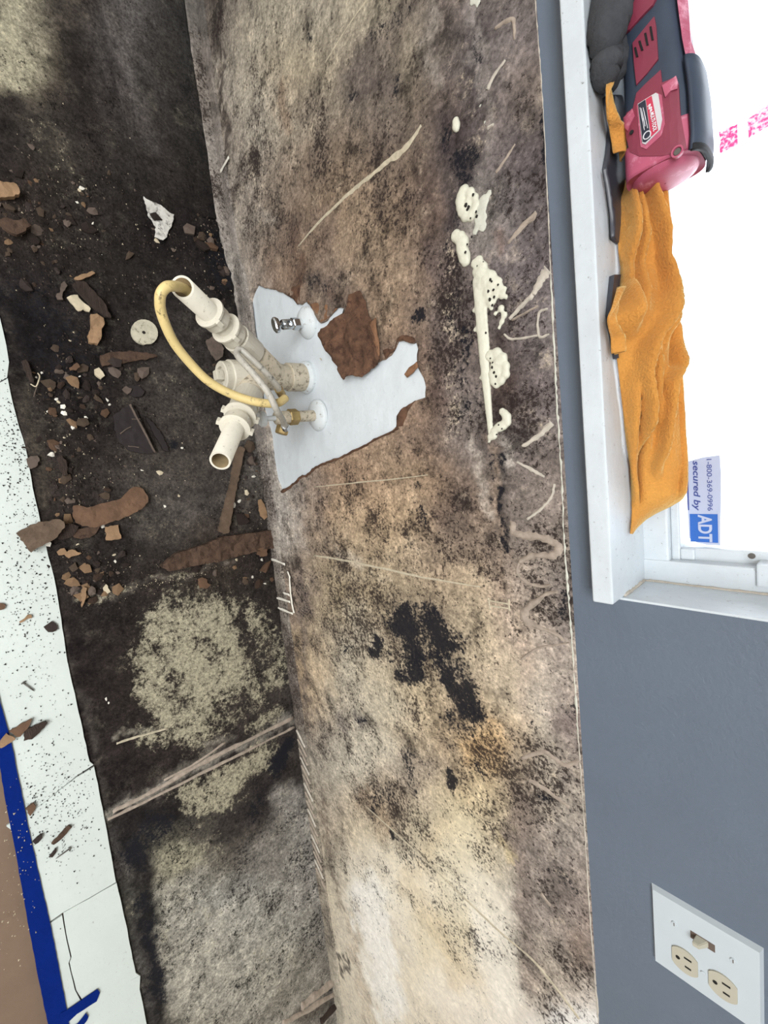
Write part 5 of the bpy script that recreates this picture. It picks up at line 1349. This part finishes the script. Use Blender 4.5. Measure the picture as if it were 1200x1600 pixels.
slab('wood_sliver', 'light tan sliver above the dark narrow lath', 'wood', [(115, 437), (124, 432), (135, 430), (143, 426), (148, 429), (140, 434), (130, 438), (118, 440)], .005, 'wood_tan', .003, .001)
slab('grey_flake', 'forked grey flake left of the pale flat chip', 'chip', [(95, 445), (100, 441), (105, 448), (101, 455), (97, 462), (98, 470), (90, 470), (87, 464), (94, 456)], .004, 'chip_grey', .004, .001)
slab('crumb', 'cream crumb with a dark dent beneath the rusty strip', 'chip', [(147, 578), (154, 575), (160, 582), (163, 588), (157, 593), (151, 589), (148, 586)], .008, 'chip_pale', .0, .002)
slab('wood_chip', 'small square brown chip left of the cream crumb', 'chip', [(107, 577), (114, 572), (119, 569), (124, 576), (118, 581), (109, 581)], .005, 'wood_brown', .003)
slab('wood_sliver', 'dull brown stick near the torn white sheet end', 'wood', [(33, 567), (40, 564), (44, 569), (50, 590), (52, 600), (47, 599), (41, 590)], .008, 'wood_dark', .004, .001)
wr = thing('wire', 'thin pale bent wire beside the dull brown stick', 'wire', onZ(56, 605))
tube('strand', spline([onZ(48, 600, ZF + .012), onZ(56, 604, ZF + .014), onZ(60, 596, ZF + .016), onZ(62, 588, ZF + .016), onZ(59, 583, ZF + .014)], 5), .0013, M['chip_pale'], wr, 6)
tube('strand', spline([onZ(58, 604, ZF + .014), onZ(55, 612, ZF + .012), onZ(53, 620, ZF + .010)], 4), .001, M['chip_grey'], wr, 6)
bk = slab('bracket', 'dark flat bracket with a raised pale edge in the middle of the floor', 'bracket', [(176, 650), (200, 634), (206, 632), (218, 655), (230, 680), (242, 706), (230, 710), (205, 706), (182, 690)], .006, 'dark_plastic', .004, .001)
for nm, px, hw, ht, mt in (('raised_edge', [(203, 632), (212, 650), (224, 672), (234, 692), (242, 707)], .0022, .008, 'chip_grey'), ('rib', [(188, 678), (197, 671), (205, 667)], .0015, .003, 'chip_grey'), ('rib', [(206, 655), (213, 655), (219, 655)], .0015, .004, 'chip_grey'), ('rib', [(200, 697), (210, 698), (217, 699)], .0015, .003, 'chip_grey')):
    V, F = ribbon_geo(spline([onZ(u, v, bk.location.z + .010) for u, v in px], 4), hw, ht, (0, 0, 1), .2); o = mesh(nm, V, F, M[mt], bk, True)
slab('plastic_strip', 'black strip lying parallel to the raised edge of the dark bracket', 'strip', [(226, 650), (234, 655), (250, 674), (262, 698), (264, 706), (256, 704), (242, 682)], .008, 'dark_plastic', .0)
pb = slab('torn_board', 'large peanut shaped piece of torn brown board', 'board', [(114, 790), (120, 789), (135, 793), (150, 789), (170, 784), (186, 780), (195, 771), (205, 762), (215, 761), (222, 764), (229, 775), (229, 785), (222, 793), (205, 803), (188, 811), (175, 815), (160, 820), (145, 824), (128, 822), (117, 816), (113, 806)], .005, 'wood_brown', .006, .003, (0, .03))
slab('torn_board', 'lower ragged brown piece under the peanut shaped board', 'board', [(113, 838), (116, 830), (126, 826), (145, 822), (160, 818), (150, 832), (140, 840), (125, 842)], .004, 'wood_rust', .003, .002)
sq_ = slab('square_tab', 'square tan tab with a rusty hole below the peanut shaped board', 'chip', [(164, 823), (184, 820), (186, 832), (189, 841), (178, 843), (165, 844)], .004, 'wood_tan', .004, .0)
slab('wood_block', 'dark weathered wood block resting half on the white sheet', 'wood', [(25, 833), (34, 827), (60, 815), (92, 811), (98, 815), (99, 824), (88, 838), (70, 848), (48, 862), (40, 852)], .028, 'wood_block', .0, .003, (0, .06), z=ZS + .001)
slab('wood_block', 'dark sunken wood stub joining the block to the peanut shaped board', 'wood', [(96, 820), (112, 818), (122, 822), (114, 836), (100, 842), (90, 842)], .012, 'wood_dark', .0, .003)
slab('board_strip', 'long grey brown wood strip leaning from the lower open pipe to the rotted board', 'wood', [(338, 829), (342, 812), (348, 790), (355, 762), (360, 735), (365, 705), (372, 698), (379, 702), (372, 735), (366, 765), (360, 800), (354, 832), (346, 834)], .010, 'wood_block', .008, .001)
slab('rotten_board', 'rotten dark brown board across the floor beside the wall corner', 'wood', [(250, 884), (262, 872), (275, 863), (300, 856), (328, 846), (345, 838), (380, 834), (420, 828), (430, 842), (425, 856), (400, 860), (372, 868), (340, 876), (300, 884), (262, 892)], .020, 'wood_rust', .0, .008, (0, 0), step=.01)
slab('wood_sliver', 'long pale orange sliver near the wall foot', 'wood', [(402, 781), (406, 780), (411, 788), (415, 802), (416, 808), (411, 812), (405, 806), (403, 795)], .005, 'wood_tan', .006, .001)
slab('wood_chip', 'rust orange square chip at the end of the rotten board', 'chip', [(399, 857), (406, 855), (414, 858), (413, 868), (404, 869), (398, 866)], .004, 'wood_brown', .018)
slab('wood_chip', 'single brown chip on the dark floor above the mouldy panel', 'chip', [(309, 905), (316, 902), (322, 904), (324, 911), (330, 914), (322, 920), (312, 919)], .004, 'wood_brown', .002)
slab('torn_flake', 'tan paper flake stuck across the blue tape edge', 'flake', [(-4, 1164), (4, 1150), (10, 1143), (22, 1149), (24, 1152), (12, 1160), (2, 1166)], .003, 'wood_tan', .004, z=ZT)
slab('torn_flake', 'brown folded flake between the tan flake and the dark flake', 'flake', [(14, 1142), (30, 1131), (50, 1121), (46, 1131), (38, 1141), (32, 1149), (26, 1150)], .004, 'wood_brown', .004, .0, (0, .08), z=ZS)
slab('torn_flake', 'dark brown folded flake standing right of the others by the tape', 'flake', [(39, 1139), (54, 1131), (70, 1125), (74, 1127), (62, 1142), (50, 1153), (37, 1156)], .004, 'wood_dark', .005, .0, (0, .08), z=ZS)
slab('dark_chip', 'roundish black chip near the edge of the white sheet', 'chip', [(68, 979), (74, 975), (81, 970), (88, 975), (90, 982), (82, 987), (75, 987), (71, 983)], .004, 'chip_dark', .001, z=ZS + .001)
slab('wood_chip', 'brown chip at the left edge on the white sheet', 'chip', [(-4, 942), (4, 942), (9, 945), (7, 951), (0, 953), (-5, 951)], .004, 'wood_brown', .001, z=ZS + .001)
slab('wood_curl', 'curled tan shaving on the white sheet', 'chip', [(30, 971), (38, 966), (43, 960), (49, 960), (50, 965), (43, 966), (36, 971), (31, 973)], .004, 'wood_tan', .001, z=ZS + .001)
slab('wood_chip', 'brown crumbly chip beside the inner edge of the blue tape', 'chip', [(40, 1262), (44, 1258), (52, 1253), (56, 1258), (51, 1268), (47, 1273), (43, 1268)], .005, 'wood_brown', .001, z=ZS + .001)
slab('bark_strip', 'long flaky brown strip on the grubby white sheet', 'wood', [(80, 1316), (92, 1303), (100, 1294), (107, 1288), (112, 1290), (104, 1300), (96, 1308), (84, 1317)], .006, 'wood_rust', .001, .001, z=ZS + .001)
slab('bark_strip', 'dark lump of dirt touching the blue tape', 'dirt', [(51, 1313), (58, 1306), (66, 1301), (66, 1307), (60, 1314), (55, 1317)], .005, 'chip_dark', .001, z=ZS + .001)
slab('bark_strip', 'short dark splinter left of the second nail', 'wood', [(76, 1338), (82, 1330), (88, 1323), (88, 1330), (82, 1338)], .003, 'chip_dark', .001, z=ZS + .001)
slab('paint_chip', 'white paint chip caught at the corner of the wood block', 'chip', [(70, 848), (76, 845), (80, 848), (78, 854), (71, 853)], .004, 'chip_white', .004, z=ZS)
slab('board_corner', 'broken tan board corner at the upper left edge of the picture', 'board', [(-20, 294), (0, 292), (16, 295), (26, 297), (31, 309), (22, 315), (8, 316), (-20, 318)], .012, 'wood_tan', .006, .004)
slab('board_corner', 'chipped pale brown board piece below the broken tan corner', 'board', [(-2, 352), (8, 348), (22, 352), (40, 350), (48, 360), (36, 370), (26, 374), (12, 368), (4, 362)], .010, 'wood_rust', .006, .004)
slab('grey_board', 'grey torn board flap under the upper drain pipe', 'board', [(318, 536), (332, 524), (340, 536), (346, 548), (344, 560), (334, 566), (326, 556), (322, 548)], .004, 'chip_grey', .014, .002)
slab('torn_board', 'ragged tan flake below the dark wood block', 'flake', [(88, 862), (94, 857), (100, 856), (104, 862), (112, 858), (120, 862), (127, 864), (116, 868), (107, 872), (100, 866), (91, 867)], .004, 'wood_tan', .004, .001)
slab('crumb', 'yellowish flake on the crumb line above the mouldy panel', 'chip', [(160, 918), (165, 912), (168, 918), (172, 924), (167, 927), (161, 922)], .004, 'chip_pale', .003)
slab('wood_sliver', 'upright tan splinter among the crumbs near the sheet edge', 'wood', [(126, 922), (130, 916), (135, 918), (134, 930), (130, 942), (127, 948), (126, 936)], .005, 'wood_tan', .004)
slab('board_flake', 'dull square flake beside the white sheet edge under the crumbs', 'flake', [(41, 717), (48, 713), (58, 712), (62, 720), (56, 730), (48, 733), (43, 726)], .005, 'chip_grey', .004, .001)
slab('lath', 'short dark lath left of the peanut shaped board', 'wood', [(88, 716), (96, 712), (103, 720), (105, 742), (98, 744), (92, 732)], .006, 'wood_dark', .004, .001)
slab('dark_scrap', 'black ragged scrap above the dark bracket', 'scrap', [(196, 606), (206, 602), (218, 604), (226, 612), (222, 619), (210, 621), (200, 616)], .004, 'dark_plastic', .003)
slab('grey_flake', 'pale grey flake touching the black ragged scrap', 'flake', [(190, 609), (196, 604), (205, 608), (203, 614), (198, 617), (193, 613)], .003, 'chip_grey', .008)

for label, (a, b) in (('dull steel nail on the white sheet near its middle seam', ((36, 1067), (54, 1080))), ('dark round headed nail on the grubby white sheet', ((109, 1326), (87, 1342)))):
    A = onZ(*a, ZS + .0035); B = onZ(*b, ZS + .0025)
    n_ = thing('nail', label, 'nail', A)
    tube('shank', [A, A.lerp(B, .85), B], [.0014, .0014, .0003], M['nail'], n_, 8)
    lathe('head', A, B - A, [(-.001, .001), (-.001, .0036), (.0005, .0036), (.0005, .001)], M['nail'], n_, 12)

WHITE = [(88, 624, 4), (91, 628, 4), (99, 636, 6), (100, 646, 7), (75, 643, 3), (113, 668, 5), (100, 684, 4), (80, 710, 7), (168, 625, 4), (171, 632, 3), (250, 738, 6), (125, 668, 3), (134, 653, 4), (57, 589, 3), (109, 532, 3), (150, 600, 3), (125, 588, 3), (186, 584, 5), (176, 792, 4), (140, 830, 6), (160, 822, 6), (120, 850, 4), (178, 867, 4), (180, 877, 4), (65, 583, 3), (128, 294, 5), (121, 315, 3), (124, 297, 4), (145, 350, 3), (160, 396, 3), (37, 346, 3), (49, 354, 3), (245, 377, 5), (310, 372, 3), (300, 355, 3), (222, 735, 3), (258, 791, 3), (280, 775, 3), (365, 790, 6), (374, 783, 4), (372, 722, 4), (395, 745, 5), (384, 770, 6), (352, 700, 4), (285, 700, 3), (330, 720, 3), (410, 875, 3), (370, 875, 3), (395, 902, 3), (415, 912, 3), (166, 1093, 4), (170, 1099, 3)]
POOL = {}
GEO = []
for k in range(10):
    nn = random.randint(5, 8); r_ = [random.uniform(.55, 1.1) for _ in range(nn)]; el = random.uniform(.5, 1)
    top_ = [(r_[i] * math.cos(2 * math.pi * i / nn), r_[i] * el * math.sin(2 * math.pi * i / nn), random.uniform(.25, .45)) for i in range(nn)]
    bot_ = [(x * .95, y * .95, 0) for x, y, z in top_]
    GEO.append((top_ + bot_ + [(0, 0, .5)], [(i, (i + 1) % nn, 2 * nn) for i in range(nn)] + [(i, nn + i, nn + (i + 1) % nn, (i + 1) % nn) for i in range(nn)] + [tuple(range(2 * nn - 1, nn - 1, -1))]))


def flake(name, label, group, u, v, r_px, material, z=None, cat='flake', flat=1.0):
    k = random.randrange(10); key = (k, material)
    if key not in POOL:
        me = bpy.data.meshes.new('flake'); me.from_pydata(GEO[k][0], [], GEO[k][1]); me.materials.append(M[material]); POOL[key] = me
    p = onZ(u, v, ZF + .004); r = (onZ(u + r_px, v, ZF + .004) - p).length * .5 + (onZ(u, v + r_px, ZF + .004) - p).length * .5
    o = link(name, POOL[key]); zz = z if z is not None else hgt(p.x, p.y)
    o.location = (p.x, p.y, zz - .0006); o.scale = (r, r, r * flat); o.rotation_euler = (random.uniform(-.25, .25), random.uniform(-.25, .25), random.uniform(0, 6.28))
    tag(o, label, cat, group); return o


def crumb_place(u, v):
    if v < 420: return 'in the debris above the yellow hose'
    if u > 340: return 'along the wall foot below the drain fitting'
    if v > 1000: return 'on the bare dark floor left of the pale bloom'
    if v > 775: return 'round the peanut shaped board'
    if u < 200: return 'left of the dark bracket'
    return 'on the bare floor near the lower open pipe'


for u, v, r in WHITE: flake('white_crumb', f"{'large' if r > 5 else 'middling' if r > 3 else 'tiny'} whitish crumb {crumb_place(u, v)}", f"{'large' if r > 5 else 'middling' if r > 3 else 'tiny'} whitish crumbs {crumb_place(u, v)}", u, v, r, random.choice(['chip_white', 'chip_pale', 'chip_white']), None, 'crumb')
ZONES = [((35, 330), (40, 45), 30), ((60, 400), (50, 40), 14), ((140, 330), (50, 60), 14), ((100, 600), (55, 60), 26), ((110, 700), (55, 55), 26), ((95, 775), (30, 35), 18), ((330, 370), (22, 35), 14), ((395, 765), (22, 60), 22), ((130, 925), (32, 30), 26), ((345, 450), (20, 40), 8), ((160, 880), (50, 16), 12), ((330, 575), (25, 30), 8), ((180, 600), (30, 30), 10), ((380, 890), (40, 18), 8), ((250, 370), (40, 40), 8)]
PLACES = ['around the broken tan board corners', 'below the broken tan board corners', 'left of the spotted white scrap', 'round the cream crumb and the bent wire', 'left of the dark bracket', 'beside the short dark lath', 'in the corner right of the white scrap', 'between the leaning strip and the wall', 'on the crumb line by the sheet edge', 'under the upper open pipe', 'below the peanut shaped board', 'behind the drain fitting', 'above the dark bracket', 'at the lower rim of the rotten board', 'above the yellow hose']
for ((cu, cv), (su, sv), n), place in zip(ZONES, PLACES):
    for i in range(int(n * 1.3)):
        u, v = random.gauss(cu, su * .7), random.gauss(cv, sv * .7)
        if u < edge_u(v) + 8 or onZ(u, v).y > -.012 or onZ(u, v).y < -.5: continue
        fm = random.choice(['chip_grey', 'chip_dark', 'chip_grey', 'wood_dark', 'wood_block', 'wood_rust', 'chip_dark', 'wood_block', 'wood_brown', 'wood_tan', 'chip_grey', 'wood_dark'])
        r_ = random.choice([3, 4, 4, 5, 6, 8, 10, 13]); hue = {'chip_grey': 'greyish', 'chip_dark': 'nearly black', 'wood_dark': 'dark brown', 'wood_block': 'dull brown', 'wood_rust': 'rusty brown', 'wood_brown': 'mid brown', 'wood_tan': 'light tan'}[fm]
        sz = 'tiny' if r_ < 5 else 'small' if r_ < 9 else 'larger'
        flake('wood_flake', f'{sz} {hue} flake of rotted wood {place}', f'{sz} {hue} flakes {place}', u, v, r_, fm)


def crumbs(name, label, spots, material, size, sheet_z=None):
    V = []; F = []
    for u, v in spots:
        p = onZ(u, v, ZF); z = sheet_z if sheet_z is not None else hgt(p.x, p.y)
        s_ = size * random.choice([.5, .7, .7, 1, 1, 1.6]); a = random.uniform(0, 6.28); k = len(V); e = random.uniform(.4, 1)
        for j in range(3): V.append((p.x + s_ * math.cos(a + j * 2.1), p.y + s_ * e * math.sin(a + j * 2.1), z - .0004))
        V.append((p.x, p.y, z + s_ * .7)); F += [(k, k + 1, k + 3), (k + 1, k + 2, k + 3), (k + 2, k, k + 3)]
    o = mesh(name, V, F, M[material]); tag(o, label, 'debris', None, 'stuff'); return o


def scatter(n, zones, ok):
    out = []
    while len(out) < n:
        (cu, cv), (su, sv) = random.choice(zones); u, v = random.gauss(cu, su), random.gauss(cv, sv)
        if ok(u, v): out.append((u, v))
    return out


onrot = lambda u, v: u > edge_u(v) + 3 and -.5 < onZ(u, v).y < -.010 and v > -40
dz = [((60, 360), (50, 60)), ((130, 300), (60, 70)), ((110, 620), (50, 80)), ((130, 740), (50, 60)), ((340, 380), (30, 50)), ((395, 770), (25, 60)), ((140, 910), (50, 30)), ((300, 700), (80, 80)), ((250, 420), (90, 60)), ((280, 900), (80, 20))]
crumbs('wood_crumbs', 'fine brown wood crumbs over the rotted floor', scatter(1700, dz, onrot), 'wood_dark', .0026)
crumbs('grey_crumbs', 'fine grey crumbs over the rotted floor', scatter(1200, dz, onrot), 'chip_grey', .0026)
crumbs('pale_crumbs', 'fine pale plaster grit over the rotted floor', scatter(620, dz, onrot) + [(u + random.gauss(0, 3), 930 - (u - 150) * .19 + random.gauss(0, 3)) for u in np.linspace(145, 320, 110)], 'chip_pale', .0018)
onsheet = lambda u, v: u < edge_u(v) - 2 and u > (tape_u(v) + 2 if v > 1080 else -5) and v < 1600 and v > 500
crumbs('dirt_specks', 'black specks of dirt sprinkled over the white sheets', scatter(1150, [((40, 930), (40, 60)), ((60, 870), (40, 70)), ((35, 740), (25, 80)), ((70, 1270), (35, 50)), ((110, 1250), (40, 60)), ((60, 1100), (40, 90)), ((30, 660), (20, 50))], onsheet), 'chip_black', .0017, ZS + .0018)
crumbs('tape_dust', 'dusty crumbs stuck on the blue tape and the brown floor', scatter(90, [((40, 1320), (18, 60)), ((20, 1380), (15, 60))], lambda u, v: u < tape_u(v)), 'chip_pale', .0018, ZT + .001)
